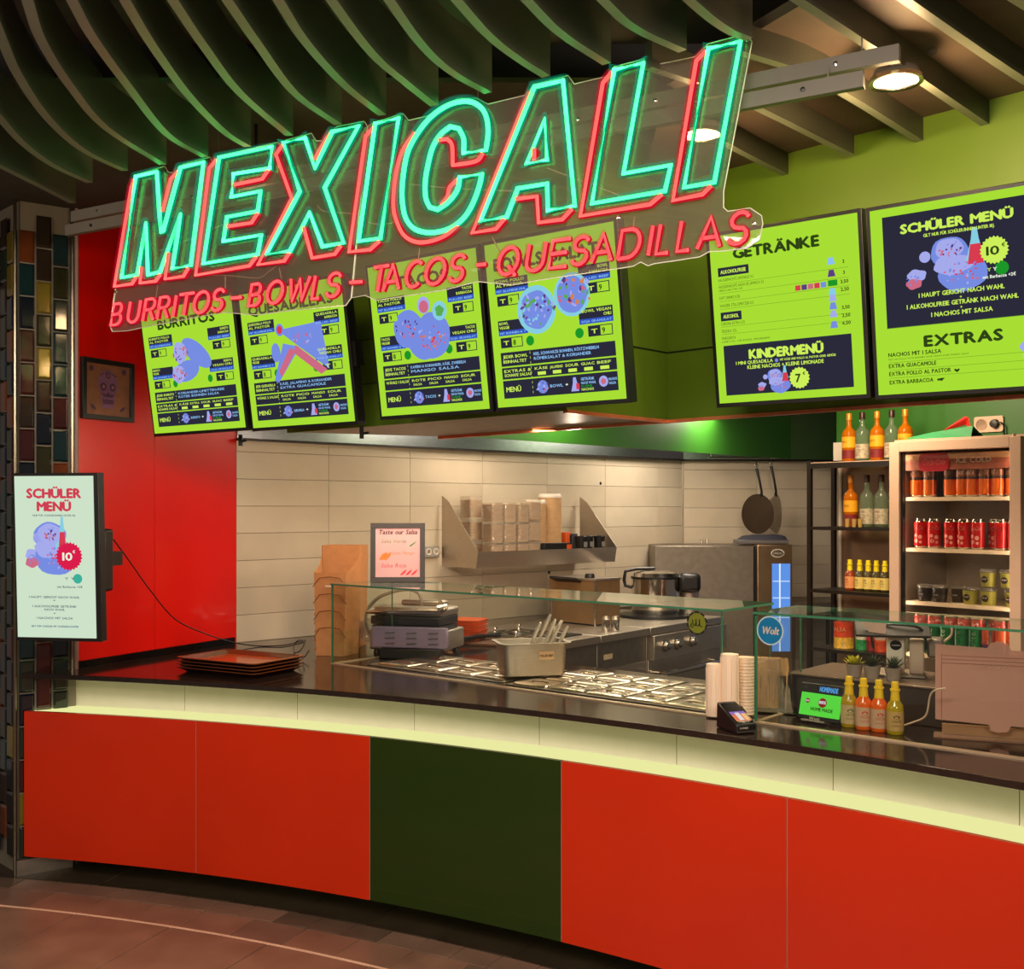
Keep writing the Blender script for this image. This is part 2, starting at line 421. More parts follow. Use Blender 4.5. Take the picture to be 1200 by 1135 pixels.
# ---- left column clad in glazed tiles
co = struct('trim_2')
C0, C1, C2 = Vector((-2.225, 4.97, 0)), Vector((-2.02, 5.11, 0)), Vector((-2.44, 5.20, 0))
MB().prism([(C0.x+.012, C0.y+.018), (C1.x, C1.y+.02), (-2.05, 5.7), (-3.0, 5.9), (C2.x, C2.y+.02)], 0, 3.03).build('column_core', mat('dark_grout', (128, 120, 106), .6), co)
cl = [('glazed_teal', (14, 40, 44)), ('glazed_maroon', (54, 18, 20)), ('glazed_umber', (40, 30, 22)), ('glazed_ink', (12, 20, 32)), ('glazed_olive', (38, 38, 18)), ('glazed_black', (20, 18, 18)), ('glazed_moss', (26, 38, 32))]
cm = [mat(n, c, .1, 0, .25, 9, .05, coat=.5) for n, c in cl]
gold = mat('glazed_gold', (120, 104, 34), .12, .3, .3, 9, .05, coat=.5); amber = mat('glazed_amber', (110, 54, 22), .12, .3, .3, 9, .05, coat=.5)
def glaze_tile_mesh(w_, h_):
    b = MB(); i = .009
    v = [(0, 0, 0), (w_, 0, 0), (w_, 0, h_), (0, 0, h_), (i, -.007, i), (w_-i, -.007, i), (w_-i, -.007, h_-i), (i, -.007, h_-i)]
    b.add(v, [[4, 5, 6, 7], [0, 1, 5, 4], [1, 2, 6, 5], [2, 3, 7, 6], [3, 0, 4, 7]])
    me = bpy.data.meshes.new('glazed_tile'); me.from_pydata(b.v, [], b.f); me.materials.append(cm[0]); return me
def clad(P, Q, ncol, rows=20):
    Fm, L = wall_frame(P, Q); cw = L/ncol; me = glaze_tile_mesh(cw-.008, .142)
    for c in range(ncol):
        for r in range(-1, rows):
            z = r*.149+(.0745 if c % 2 else 0)+.075
            if z < .07 or z+.142 > 3.03: continue
            o = bpy.data.objects.new('glazed_tile', me); COL.objects.link(o); o.parent = co
            o.matrix_world = Fm @ T3(c*cw+.004, 0, z)
            m = random.choice(cm); q = random.random()
            if q < .06: m = gold
            elif q < .09: m = amber
            o.material_slots[0].link = 'OBJECT'; o.material_slots[0].material = m
clad(C0+(C1-C0)*.05, C1-(C1-C0)*.08, 3)
clad(C2+(C2-C0).normalized()*.3, C0+(C2-C0)*.05, 7)
edge_m = mat('corner_profile', (120, 112, 96), .25, .9)
MB().tube([(C0.x, C0.y-.004, 0), (C0.x, C0.y-.004, 3.03)], .008, 8).build('corner_profile', edge_m, co)
MB().tube([(C1.x-.004, C1.y-.003, .9), (C1.x-.004, C1.y-.003, 3.03)], .010, 8).build('corner_profile', edge_m, co)
MB().box(C1.x, C1.x+.02, C1.y, C1.y+.02, .9, 3.03).build('corner_profile', mat('pale_profile', (150, 120, 110), .4), co)
MB().prism([(C0.x, C0.y-.008), (C1.x, C1.y-.008), (C1.x, C1.y+.02), (C0.x, C0.y+.02)], 0, .07).build('column_skirting', steel_dark, co)
# ================================================================ COUNTER
counter = thing('serving_counter', 'curved serving counter with glossy red panels, one dark green panel and a lit ledge', 'counter', arc(RR, 60))
ci = counter.matrix_world.inverted()
def cb(): return MB(ci)
red_p = mat('red_gloss_panel', (204, 42, 3), .2, 0, .05, 2, coat=.4); green_p = mat('dark_green_panel', (28, 52, 6), .2, 0, .05, 2, coat=.3)
seams = [78.25, 71.0, 63.9, 56.75, 49.6, 42.45, 36.5]
for i in range(6):
    cb().prism(arcpoly(RR-.001, RR+.018, seams[i+1]+.02, seams[i]-.02, 10), .09, .74).build('front_panel', green_p if i == 2 else red_p, counter, label='dark green front panel' if i == 2 else None)
    if i: cb().prism(arcpoly(RR+.001, RR+.02, seams[i]-.02, seams[i]+.02, 1), .09, .739).build('panel_seam', mat('seam', (170, 110, 90), .5), counter)
cb().prism(arcpoly(RR+.02, RR+.205, 36.5, 78.22, 30, 36.5, 77.45), .715, .735).build('light_ledge', emit('led_ledge', (236, 236, 162), .98), counter, label='glowing yellow-green light ledge')
ups = mat('white_upstand', (232, 228, 212), .45, 0, .03)
js = [77.4, 72.6, 67.9, 63.2, 58.5, 53.8, 49.1, 44.4, 36.5]
for i in range(8):
    cb().prism(arcpoly(RR+.2, RR+.212, js[i+1]+.012, js[i]-.012, 5), .735, .887).build('back_board', ups, counter)
O_ = Vector((-.859, 5.27, 0)); GA = -40.37
GF = frame((O_.x, O_.y, 0), GA)            # frame of the glass cases
def gp(a, b_): p = GF @ Vector((a, b_, 0)); return (p.x, p.y)
rear = [gp(3.15, .68), gp(.48, .68)]
cb().prism(arcpoly(RR+.214, RR+.22, 38, 76.8, 20)[:21]+[gp(-.35, .1), gp(.46, .3)]+rear[::-1], .09, .885).build('counter_body', mat('counter_core', (150, 140, 128), .5), counter)
cb().prism(arcpoly(RR+.3, RR+.32, 38, 77.3, 20), 0, .09).build('plinth', black, counter)

WT = .91
top_m = mat('dark_laminate', (42, 32, 28), .1, 0, .18, 30)
front = [tuple(arc(RR, 36.5+(78.35-36.5)*i/40))[:2] for i in range(41)]
polyW = front+[(-2.19, 4.99), (-2.02, 5.10), (-1.985, 5.11), (-1.505, 6.075), (-.72, 6.80), (.09, 5.99)]+[gp(.52, .72)]+[gp(3.25, .72)]
wt = MB(); wt.prism(polyW, .888, WT)
worktop = wt.build('worktop', top_m, label='dark glossy worktop curving along the whole serving counter', cat='worktop', bevel=.002)
Fm, L = wall_frame(RW0, RW1)
u = MB(); u.box(0.0, L-.03, -.016, -.001, WT, WT+.035, Fm); u.build('upstand_strip', black_gloss, label='thin black upstand strip at the foot of the red wall', cat='trim')
# back line base
MB().prism([(.09, 5.99), (-.72, 6.80), (-1.50, 6.06), gp(.5, .74)], .0, .884).build('base_cabinet', steel_dark, label='steel base cabinet under the rear left corner of the worktop', cat='cabinet')

# ================================================================ GLASS CASES
glass_m = clear('case_glass', (247, 250, 247), 1.0); edge_g = mat('glass_edge', (62, 122, 92), .15, 0, .1); edge_gl = mat('glass_edge_pale', (120, 190, 150), .15, 0, .1)
def pane(par, name, T, w_, h_, th=.008, edges=True):
    b = MB(); b.box(0, w_, 0, th, 0, h_); b.m = 0
    b.mi = [1, 1, 0, 0, 1, 1] if edges else [0]*6
    o = b.build(name, [glass_m, edge_g], par, smooth=False); o.matrix_local = T; return o
def case(name, label, a0, a1, depth, dl, dr, zt=1.292):
    M = GF @ T3(a0, 0, 0); W_ = a1-a0
    t = thing(name, label, 'glass case', M @ T3(0, 0, WT))
    H_ = zt-WT
    pane(t, 'front_glass', T3(0, 0, .004), W_, H_-.012)
    pane(t, 'side_glass', T3(.008, .008, .004, rz=90), dl, H_-.012)
    pane(t, 'side_glass', T3(W_, .008, .004, rz=90), dr, H_-.012)
    b = MB(); b.box(-.004, W_+.004, -.004, depth, H_-.008, H_)
    b.mi = [0, 0, 1, 1, 1, 1]; b.build('top_glass', [glass_m, edge_g], t, smooth=False)
    b = MB(); b.box(0, W_, -.006, .014, 0, .005); b.box(-.004, .012, 0, dl, 0, .005); b.box(W_-.01, W_+.006, 0, dr, 0, .005)
    b.build('base_rail', mat('pale_rail', (215, 190, 160), .3, .6), t)
    for x in (.5*W_,):
        MB().tube([(x, depth-.03, .0), (x, depth-.03, H_-.01)], .006).build('post', steel_shiny, t)
    return t
caseA = case('glass_display_case', 'long glass sneeze guard case over the salad wells, left', 0, 2.098, .385, .385, .36)
o2 = foot(886, 846, .91); aB = (GF.inverted() @ o2).x
GF2_O = GF.inverted() @ o2
M2 = GF
caseB = case('glass_display_case', 'glass case with round blue sticker beside the till, right', 2.225, 3.6, .34, .34, .3)
# round stickers on the glass
def sticker(par_label, px, py, T, r, body, txt, fn):
    t = thing('round_sticker', par_label, 'sticker', T)
    fn(t); return t
def halal(t):
    MB().disc(0, 0, .037, .037, -.0006, 28).build('disc', mat('sticker_green', (112, 120, 30), .5), t)
    b = MB()
    for k in range(10):
        a0 = k*36+4; P = [(.036*math.cos(R_(a0+i*7)), .036*math.sin(R_(a0+i*7))) for i in range(5)]+[(.042*math.cos(R_(a0+28-i*7)), .042*math.sin(R_(a0+28-i*7))) for i in range(5)]
        b.poly(P, -.0009)
    # flowing strokes of the script in the middle
    for L in ([(-.018, .012), (-.016, -.006), (-.008, -.010), (-.004, .002)], [(-.004, .014), (-.002, -.008), (.006, -.010), (.01, .0)], [(.010, .014), (.012, -.008), (.020, -.012)], [(-.022, -.002), (-.026, -.012), (-.014, -.016)]):
        b.tube([(x, -.0012, z) for x, z in L], .0018, 5)
    b.build('ring_and_script', black, t)
def wolt(t):
    MB().disc(0, 0, .050, .050, -.0006, 32).build('rim', mat('pale_blue', (170, 196, 210), .4), t)
    MB().disc(0, 0, .045, .045, -.0010, 32).build('disc', mat('sticker_blue', (0, 110, 165), .4), t)
    MB().text('Wolt', 0, -.012, .062, .026, -.0014, 1, 'c', slant=.2).build('lettering', white_pl, t)
pa = GF.inverted() @ at(824, 730, 3.99)
sticker('small round green sticker with black script on the left glass case', 0, 0, GF @ T3(2.0, -.003, 1.238), .04, None, None, halal)
sticker('round blue sticker on the corner of the right glass case', 0, 0, GF @ T3(2.288, -.006, 1.232), .05, None, None, wolt)
NEON_G=[('M',[(0.148,2.8116),(0.2527,2.8124),(0.2661,2.6674),(0.274,2.6007),(0.2846,2.6041),(0.3254,2.706),(0.3677,2.8088),(0.476,2.8103),(0.4477,2.6477),(0.4159,2.4704),(0.3287,2.4684),(0.3482,2.559),(0.3677,2.6492),(0.2694,2.4645),(0.2092,2.46),(0.199,2.6408),(0.1548,2.4658),(0.0754,2.4645),(0.148,2.8116)]),('E',[(0.5472,2.8146),(0.7804,2.8123),(0.7712,2.7444),(0.6117,2.75),(0.6021,2.6757),(0.7313,2.6762),(0.7189,2.6127),(0.5828,2.612),(0.5667,2.5333),(0.7343,2.534),(0.7189,2.473),(0.4749,2.4697),(0.5472,2.8146)]),('X',[(0.8279,2.8181),(0.9187,2.8174),(0.9586,2.716),(1.0281,2.8179),(1.1312,2.8188),(0.998,2.6487),(1.0726,2.4678),(0.989,2.4661),(0.9371,2.5791),(0.8563,2.4673),(0.7575,2.469),(0.897,2.6514),(0.8279,2.8181)]),('I',[(1.1945,2.8148),(1.2816,2.8154),(1.2143,2.4645),(1.1312,2.4654),(1.1945,2.8148)]),('C',[(1.588,2.67),(1.5959,2.7229),(1.5854,2.7744),(1.5561,2.8069),(1.5157,2.8225),(1.461,2.822),(1.4054,2.8019),(1.3602,2.7677),(1.3201,2.718),(1.3028,2.6641),(1.2941,2.5944),(1.2999,2.5369),(1.3144,2.5019),(1.3431,2.4747),(1.3885,2.4596),(1.4389,2.458),(1.483,2.4686),(1.5211,2.4934),(1.548,2.5308),(1.5667,2.5736),(1.5747,2.6041),(1.4994,2.6063),(1.4912,2.5708),(1.461,2.5406),(1.4222,2.5227),(1.3941,2.5335),(1.38,2.5635),(1.3783,2.6104),(1.3885,2.6602),(1.4054,2.7088),(1.4333,2.7413),(1.4665,2.7578),(1.4966,2.7467),(1.5129,2.7141),(1.5129,2.6729),(1.588,2.67)]),('A',[(1.7464,2.8199),(1.8357,2.8203),(1.8722,2.4721),(1.7889,2.4704),(1.7864,2.5451),(1.6931,2.5455),(1.657,2.4702),(1.5703,2.4702),(1.7464,2.8199)]),('A',[(1.7789,2.7238),(1.7864,2.6108),(1.7211,2.61),(1.7789,2.7238)]),('L',[(1.9903,2.8195),(2.0743,2.8204),(2.017,2.5381),(2.1514,2.5394),(2.1352,2.4748),(1.9239,2.4714),(1.9903,2.8195)]),('I',[(2.2535,2.8211),(2.3381,2.821),(2.2697,2.4778),(2.1878,2.4764),(2.2535,2.8211)])]
NEON_R=[('M',[(0.1391,2.8025),(0.1239,2.777),(0.0368,2.4372),(0.1274,2.4376),(0.1514,2.4614)]),('M',[(0.1753,2.4921),(0.1685,2.4358),(0.2461,2.435),(0.2694,2.456)]),('M',[(0.309,2.5264),(0.2925,2.4372),(0.3806,2.4374),(0.4031,2.4626)]),('M',[(0.358,2.7987),(0.3188,2.7767),(0.2793,2.6703)]),('E',[(0.5342,2.8095),(0.5014,2.7859),(0.4382,2.435),(0.6814,2.4399),(0.7126,2.4667)]),('E',[(0.7651,2.7407),(0.7374,2.7148),(0.6149,2.7141)]),('E',[(0.7189,2.6081),(0.6908,2.5791),(0.5861,2.5807)]),('X',[(0.8248,2.8114),(0.7961,2.7846),(0.8626,2.6347),(0.7186,2.4392),(0.8311,2.4389),(0.8532,2.4629)]),('X',[(0.9125,2.5347),(0.9463,2.4355),(1.037,2.437),(1.0608,2.4599)]),('X',[(1.0221,2.8142),(1.004,2.8008),(0.9555,2.7426)]),('I',[(1.1888,2.8043),(1.1572,2.7821),(1.0933,2.4375),(1.1745,2.435),(1.2087,2.4561)]),('C',[(1.3402,2.7617),(1.3028,2.7255),(1.2796,2.6819),(1.265,2.6176),(1.262,2.5515),(1.2766,2.502),(1.3028,2.4608),(1.3488,2.4364),(1.4054,2.4343),(1.4555,2.4467),(1.4912,2.4698)]),('C',[(1.4277,2.726),(1.4555,2.7237),(1.472,2.7025),(1.4747,2.6445),(1.5534,2.6437),(1.5774,2.6626)]),('C',[(1.4912,2.6007),(1.4637,2.5817),(1.4555,2.5552),(1.4333,2.5351)]),('A',[(1.7363,2.8086),(1.7135,2.7774),(1.5409,2.4399),(1.6205,2.4412),(1.6492,2.4667)]),('A',[(1.6879,2.5173),(1.7539,2.5147),(1.759,2.4414),(1.8333,2.4405),(1.8625,2.4648)]),('A',[(1.7449,2.6482),(1.7449,2.6152)]),('L',[(1.983,2.8143),(1.956,2.7906),(1.8888,2.4423),(2.0932,2.4459),(2.1259,2.4674)]),('I',[(2.2466,2.8159),(2.2209,2.7967),(2.1568,2.4471),(2.2373,2.4515),(2.2605,2.4703)])]
NEON_S=[('B',[(0.0241,2.3383),(0.0476,2.3385),(0.0593,2.3411),(0.0672,2.3479),(0.0718,2.3571),(0.0718,2.3663),(0.0672,2.373),(0.0593,2.3754),(0.0333,2.3753),(0.0149,2.3013),(0.041,2.3016),(0.0526,2.3043),(0.0623,2.3114),(0.0675,2.321),(0.067,2.3306),(0.0608,2.3375),(0.0505,2.34)]),('U',[(0.1177,2.3756),(0.106,2.328),(0.1056,2.3266),(0.1054,2.3173),(0.1091,2.3095),(0.1164,2.3044),(0.1259,2.3027),(0.1364,2.3046),(0.1461,2.31),(0.1536,2.3179),(0.1579,2.3271),(0.1697,2.3759)]),('R',[(0.1791,2.3034),(0.1967,2.376),(0.2251,2.3761),(0.2344,2.3737),(0.2401,2.3672),(0.2406,2.3582),(0.2357,2.3491),(0.2269,2.3425),(0.2164,2.34),(0.1879,2.3397)]),('R',[(0.2135,2.3399),(0.2303,2.304)]),('R',[(0.2498,2.3043),(0.2672,2.3763),(0.2951,2.3764),(0.3042,2.3741),(0.3098,2.3676),(0.3102,2.3586),(0.3055,2.3497),(0.2968,2.343),(0.2865,2.3406),(0.2585,2.3403)]),('R',[(0.2837,2.3405),(0.3001,2.3049)]),('I',[(0.328,2.3053),(0.345,2.3766)]),('T',[(0.3637,2.3767),(0.4279,2.377)]),('T',[(0.3959,2.3769),(0.3792,2.3059)]),('O',[(0.4959,2.3424),(0.4965,2.3557),(0.4921,2.367),(0.4831,2.3746),(0.4711,2.3772),(0.4578,2.3745),(0.4452,2.3668),(0.4353,2.3553),(0.4295,2.3418),(0.4289,2.3283),(0.4335,2.3169),(0.4425,2.3094),(0.4546,2.3069),(0.468,2.3097),(0.4805,2.3175),(0.4903,2.3289),(0.4959,2.3424)]),('S',[(0.5659,2.3662),(0.5608,2.3738),(0.5509,2.3774),(0.5389,2.376),(0.5284,2.37),(0.5225,2.3611),(0.5228,2.352),(0.5292,2.3452),(0.54,2.3427),(0.5508,2.3416),(0.5578,2.3346),(0.5581,2.3251),(0.5518,2.3158),(0.5407,2.3095),(0.5279,2.308),(0.5171,2.3117),(0.5116,2.3196)]),('B',[(0.6834,2.3439),(0.7056,2.3439),(0.7166,2.3461),(0.7239,2.3524),(0.728,2.361),(0.7278,2.3696),(0.7233,2.3759),(0.7157,2.3782),(0.6912,2.3782),(0.6757,2.3097),(0.7003,2.3096),(0.7111,2.3119),(0.7201,2.3184),(0.7249,2.3273),(0.7241,2.3362),(0.7181,2.3428),(0.7083,2.3452)]),('O',[(0.8222,2.3435),(0.8227,2.3569),(0.8183,2.3682),(0.8095,2.3758),(0.7978,2.3784),(0.7849,2.3757),(0.7727,2.3682),(0.7632,2.3569),(0.7577,2.3437),(0.7572,2.3305),(0.7617,2.3192),(0.7706,2.3116),(0.7824,2.3089),(0.7953,2.3114),(0.8074,2.3189),(0.8169,2.3301),(0.8222,2.3435)]),('W',[(0.8574,2.3785),(0.8617,2.3082),(0.8962,2.375),(0.9012,2.3078),(0.9361,2.3787)]),('L',[(0.9586,2.3787),(0.943,2.3074),(0.9706,2.3072)]),('S',[(1.0585,2.367),(1.053,2.3749),(1.0425,2.3787),(1.03,2.3773),(1.0191,2.3711),(1.013,2.362),(1.0135,2.3525),(1.0205,2.3454),(1.0318,2.3427),(1.0432,2.3414),(1.0506,2.334),(1.0512,2.324),(1.0448,2.3145),(1.0332,2.3082),(1.0198,2.3069),(1.0084,2.3109),(1.0024,2.3192)]),('T',[(1.1902,2.3792),(1.2427,2.3797)]),('T',[(1.2165,2.3794),(1.201,2.3053)]),('A',[(1.2203,2.3055),(1.2595,2.3798),(1.2799,2.306)]),('A',[(1.2354,2.33),(1.2723,2.3304)]),('C',[(1.3635,2.3722),(1.3552,2.3789),(1.3446,2.3807),(1.3331,2.3771),(1.3224,2.3688),(1.3139,2.357),(1.309,2.3433),(1.3082,2.3296),(1.3118,2.3179),(1.3192,2.3098),(1.3294,2.3065),(1.3408,2.3084),(1.3519,2.3153)]),('O',[(1.445,2.3446),(1.4454,2.3588),(1.4408,2.3708),(1.4319,2.3788),(1.42,2.3815),(1.4068,2.3785),(1.3945,2.3704),(1.3849,2.3582),(1.3795,2.3439),(1.3791,2.3297),(1.3838,2.3177),(1.3928,2.3098),(1.4048,2.307),(1.418,2.31),(1.4302,2.3181),(1.4397,2.3303),(1.445,2.3446)]),('S',[(1.5146,2.3702),(1.5095,2.3783),(1.4996,2.3822),(1.4878,2.3806),(1.4775,2.3742),(1.4717,2.3646),(1.4721,2.3548),(1.4786,2.3476),(1.4893,2.345),(1.5,2.3438),(1.507,2.3362),(1.5075,2.326),(1.5014,2.3161),(1.4905,2.3094),(1.4778,2.3078),(1.4671,2.3118),(1.4615,2.3202)]),('Q',[(1.6919,2.347),(1.6923,2.3613),(1.688,2.3733),(1.6794,2.3814),(1.6681,2.3841),(1.6555,2.3811),(1.6437,2.3729),(1.6345,2.3606),(1.6293,2.3463),(1.6288,2.332),(1.6333,2.3199),(1.6419,2.3119),(1.6534,2.3091),(1.666,2.3121),(1.6777,2.3203),(1.6868,2.3326),(1.6919,2.347)]),('Q',[(1.661,2.3316),(1.6823,2.3035)]),('U',[(1.7293,2.3847),(1.7199,2.3361),(1.7196,2.3346),(1.7198,2.3252),(1.724,2.3173),(1.7316,2.312),(1.7414,2.3103),(1.7519,2.3123),(1.7615,2.3178),(1.7687,2.3258),(1.7725,2.3353),(1.7821,2.3852)]),('E',[(1.8572,2.386),(1.8041,2.3855),(1.7898,2.311),(1.8431,2.3117)]),('E',[(1.7973,2.3497),(1.8446,2.3503)]),('S',[(1.9128,2.3744),(1.9077,2.3825),(1.898,2.3863),(1.8865,2.3847),(1.8764,2.3783),(1.8709,2.3689),(1.8714,2.3591),(1.8778,2.3519),(1.8883,2.3494),(1.8988,2.3482),(1.9057,2.3407),(1.9063,2.3306),(1.9004,2.3207),(1.8898,2.314),(1.8774,2.3124),(1.8668,2.3163),(1.8613,2.3247)]),('A',[(1.92,2.3128),(1.9576,2.387),(1.9784,2.3137)]),('A',[(1.9345,2.3374),(1.9707,2.3378)]),('D',[(1.9984,2.3139),(2.0121,2.3876),(2.037,2.388),(2.0436,2.3875),(2.0529,2.3833),(2.0596,2.3751),(2.0629,2.364),(2.0625,2.3512),(2.0583,2.3385),(2.0509,2.3273),(2.0412,2.319),(2.0302,2.3146),(2.0235,2.314),(1.9984,2.3139)]),('I',[(2.0866,2.3141),(2.1003,2.389)]),('L',[(2.1217,2.3894),(2.108,2.3142),(2.1411,2.3143)]),('L',[(2.1802,2.3904),(2.1665,2.3143),(2.1987,2.3144)]),('A',[(2.2218,2.3145),(2.2601,2.3918),(2.2819,2.3146)]),('A',[(2.2366,2.3399),(2.2738,2.3401)]),('S',[(2.3587,2.3804),(2.3533,2.3889),(2.3431,2.393),(2.3311,2.3913),(2.3207,2.3845),(2.315,2.3745),(2.3157,2.3642),(2.3225,2.3566),(2.3335,2.3539),(2.3445,2.3526),(2.3518,2.3446),(2.3525,2.3339),(2.3466,2.3235),(2.3355,2.3165),(2.3226,2.3149),(2.3115,2.3191),(2.3056,2.328)]),('-',[(0.6011,2.3425),(0.643,2.3413)]),('-',[(1.0956,2.3435),(1.1419,2.3414)]),('-',[(1.5564,2.3464),(1.5852,2.3457)])]
ACR_L=[(0.0224,2.4289),(0.0997,2.7858),(0.141,2.8249),(0.2729,2.8327),(0.2896,2.8092),(0.3186,2.8024),(0.3638,2.8262),(0.4883,2.8297),(0.5041,2.8083),(0.5374,2.8281),(0.7895,2.8294),(0.8048,2.8128),(0.8239,2.8311),(0.9302,2.8349),(0.9494,2.8074),(0.9788,2.8025),(1.0335,2.8386),(1.1402,2.8358),(1.1514,2.8182),(1.0886,2.2989),(1.0672,2.2771),(0.8418,2.2814),(0.6956,2.2805),(0.551,2.3017),(0.1798,2.2838),(0.0887,2.2777),(0.0076,2.2812),(-0.0045,2.302)]
ACR_R=[(1.1534,2.8178),(1.1794,2.8263),(1.2871,2.8331),(1.3068,2.8091),(1.3749,2.8098),(1.4165,2.8275),(1.4832,2.8427),(1.5477,2.8307),(1.5852,2.8066),(1.7088,2.8094),(1.7363,2.835),(1.8431,2.8384),(1.862,2.8109),(1.9562,2.8128),(1.9827,2.8346),(2.0841,2.8379),(2.1001,2.8151),(2.2113,2.8142),(2.2465,2.8402),(2.3442,2.844),(2.3628,2.8224),(2.2882,2.4562),(2.2882,2.4149),(2.2995,2.4032),(2.3575,2.4041),(2.3872,2.3805),(2.3904,2.3604),(2.3817,2.3209),(2.3487,2.3035),(2.2905,2.3038),(2.2495,2.3064),(2.2241,2.2962),(2.1644,2.2941),(2.0975,2.2926),(2.0805,2.2889),(2.0597,2.3013),(2.0376,2.2924),(1.9902,2.2908),(1.7743,2.2857),(1.6644,2.2802),(1.5506,2.3016),(1.4325,2.2886),(1.1859,2.2818),(1.1435,2.3015),(1.0906,2.2987)]
# ================================================================ NEON SIGN
SIGN_O = (-1.437937, 3.977273, 0); SIGN_A = math.degrees(math.atan2(-0.50363, .863919))
NF = frame(SIGN_O, SIGN_A)
sign = thing('neon_sign', 'large neon sign reading MEXICALI in green over BURRITOS - BOWLS - TACOS - QUESADILLAS in red', 'neon sign', NF)
neon_g = emit('neon_green', 0, 7.0, (.04, 1, .15)); neon_r = emit('neon_red', 0, 2.6, (1, .11, .09)); neon_s = emit('neon_red_small', 0, 2.1, (1, .10, .10))
def halo_mat(name, lin, strength):      # halo shell added around each tube to imitate its glow, fading at the edge
    m = bpy.data.materials.new(name); m.use_nodes = True; nt = m.node_tree; nt.nodes.clear(); N = nt.nodes.new; L = nt.links.new
    t = N('ShaderNodeBsdfTransparent'); e = N('ShaderNodeEmission'); e.inputs[0].default_value = list(lin)+[1]; e.inputs[1].default_value = strength
    lw = N('ShaderNodeLayerWeight'); lw.inputs[0].default_value = .5
    sb_ = N('ShaderNodeMath'); sb_.operation = 'SUBTRACT'; sb_.inputs[0].default_value = 1; L(lw.outputs['Facing'], sb_.inputs[1])
    pw = N('ShaderNodeMath'); pw.operation = 'POWER'; L(sb_.outputs[0], pw.inputs[0]); pw.inputs[1].default_value = 1.7
    mu = N('ShaderNodeMath'); mu.operation = 'MULTIPLY'; L(pw.outputs[0], mu.inputs[0]); mu.inputs[1].default_value = .42
    mx = N('ShaderNodeMixShader'); L(mu.outputs[0], mx.inputs[0]); L(t.outputs[0], mx.inputs[1]); L(e.outputs[0], mx.inputs[2])
    o = N('ShaderNodeOutputMaterial'); L(mx.outputs[0], o.inputs[0]); return m
glow_g = halo_mat('green_halo', (.0, 1, .55), .36); glow_r = halo_mat('red_halo', (1, .012, .05), .55)
acr = clear('acrylic_sheet', (236, 236, 230), .9, .09, (190, 175, 160), .02)
acr_e = mat('acrylic_edge', (215, 225, 205), .2, 0, .02)
for nm, P in (('acrylic_panel', ACR_L), ('acrylic_panel', ACR_R)):
    b = MB(); b.plate(P, .0, .004); n = len(P)
    b.mi = [0, 0]+[1]*(len(b.f)-2)
    b.build(nm, [acr, acr_e], sign, smooth=False)
    MB().tube([(u, -.001, z) for u, z in P], .0013, 4, closed=True).build('panel_edge', acr_e, sign)
def round_off(P):                      # curve the gentle bends, keep the sharp corners
    V = [Vector(p) for p in P]; n = len(V); closed = (V[0]-V[-1]).length < 1e-6
    if closed: V = V[:-1]; n -= 1
    g = lambda i: V[i % n] if closed else V[max(0, min(n-1, i))]
    def soft(i):
        a, b_ = g(i)-g(i-1), g(i+1)-g(i); return a.length > 1e-6 and b_.length > 1e-6 and a.angle(b_) < R_(42)
    out = []
    for i in range(n if closed else n-1):
        p0, p1, p2, p3 = g(i-1), g(i), g(i+1), g(i+2)
        if not soft(i): p0 = p1*2-p2
        if not soft(i+1): p3 = p2*2-p1
        if not soft(i) and not soft(i+1): out.append(tuple(p1)); continue
        for k in range(4):
            t = k/4; q = .5*((2*p1)+(p2-p0)*t+(2*p0-5*p1+4*p2-p3)*t*t+(3*p1-p0-3*p2+p3)*t**3); out.append(tuple(q))
    out.append(out[0] if closed else tuple(V[-1])); return out
silicone_g = emit('green_silicone', 0, .34, (0, 1, .5)); silicone_r = emit('red_silicone', 0, .55, (1, .01, .04))  # backing strips emit as well, adding to the glow around the tubes
for ch, P in NEON_G:
    P = round_off(P) if ch == 'C' else P
    MB().tube([(u, -.0205, z) for u, z in P], .0195, 14, closed=True).build('glow_halo', glow_g, sign, angle=80)
    MB().tube([(u, -.017, z) for u, z in P], .0070, 8, closed=True).build('green_neon_tube', neon_g, sign)
    MB().tube([(u, -.006, z) for u, z in P], .0062, 5, closed=True).build('tube_backing', silicone_g, sign)
for ch, P in NEON_R:
    P = round_off(P) if ch == 'C' else P
    MB().tube([(u, -.0175, z) for u, z in P], .0150, 12).build('glow_halo', glow_r, sign, angle=80)
    MB().tube([(u, -.016, z) for u, z in P], .0058, 8).build('red_neon_tube', neon_r, sign)
    MB().tube([(u, -.006, z) for u, z in P], .0085, 5).build('tube_backing', silicone_r, sign)
for ch, P in NEON_S:
    MB().tube([(u, -.0145, z) for u, z in P], .0120, 10).build('glow_halo', glow_r, sign, angle=80)
    MB().tube([(u, -.014, z) for u, z in P], .0050, 6).build('red_neon_letter', neon_s, sign)
    MB().tube([(u, -.005, z) for u, z in P], .0075, 5).build('letter_backing', silicone_r, sign)
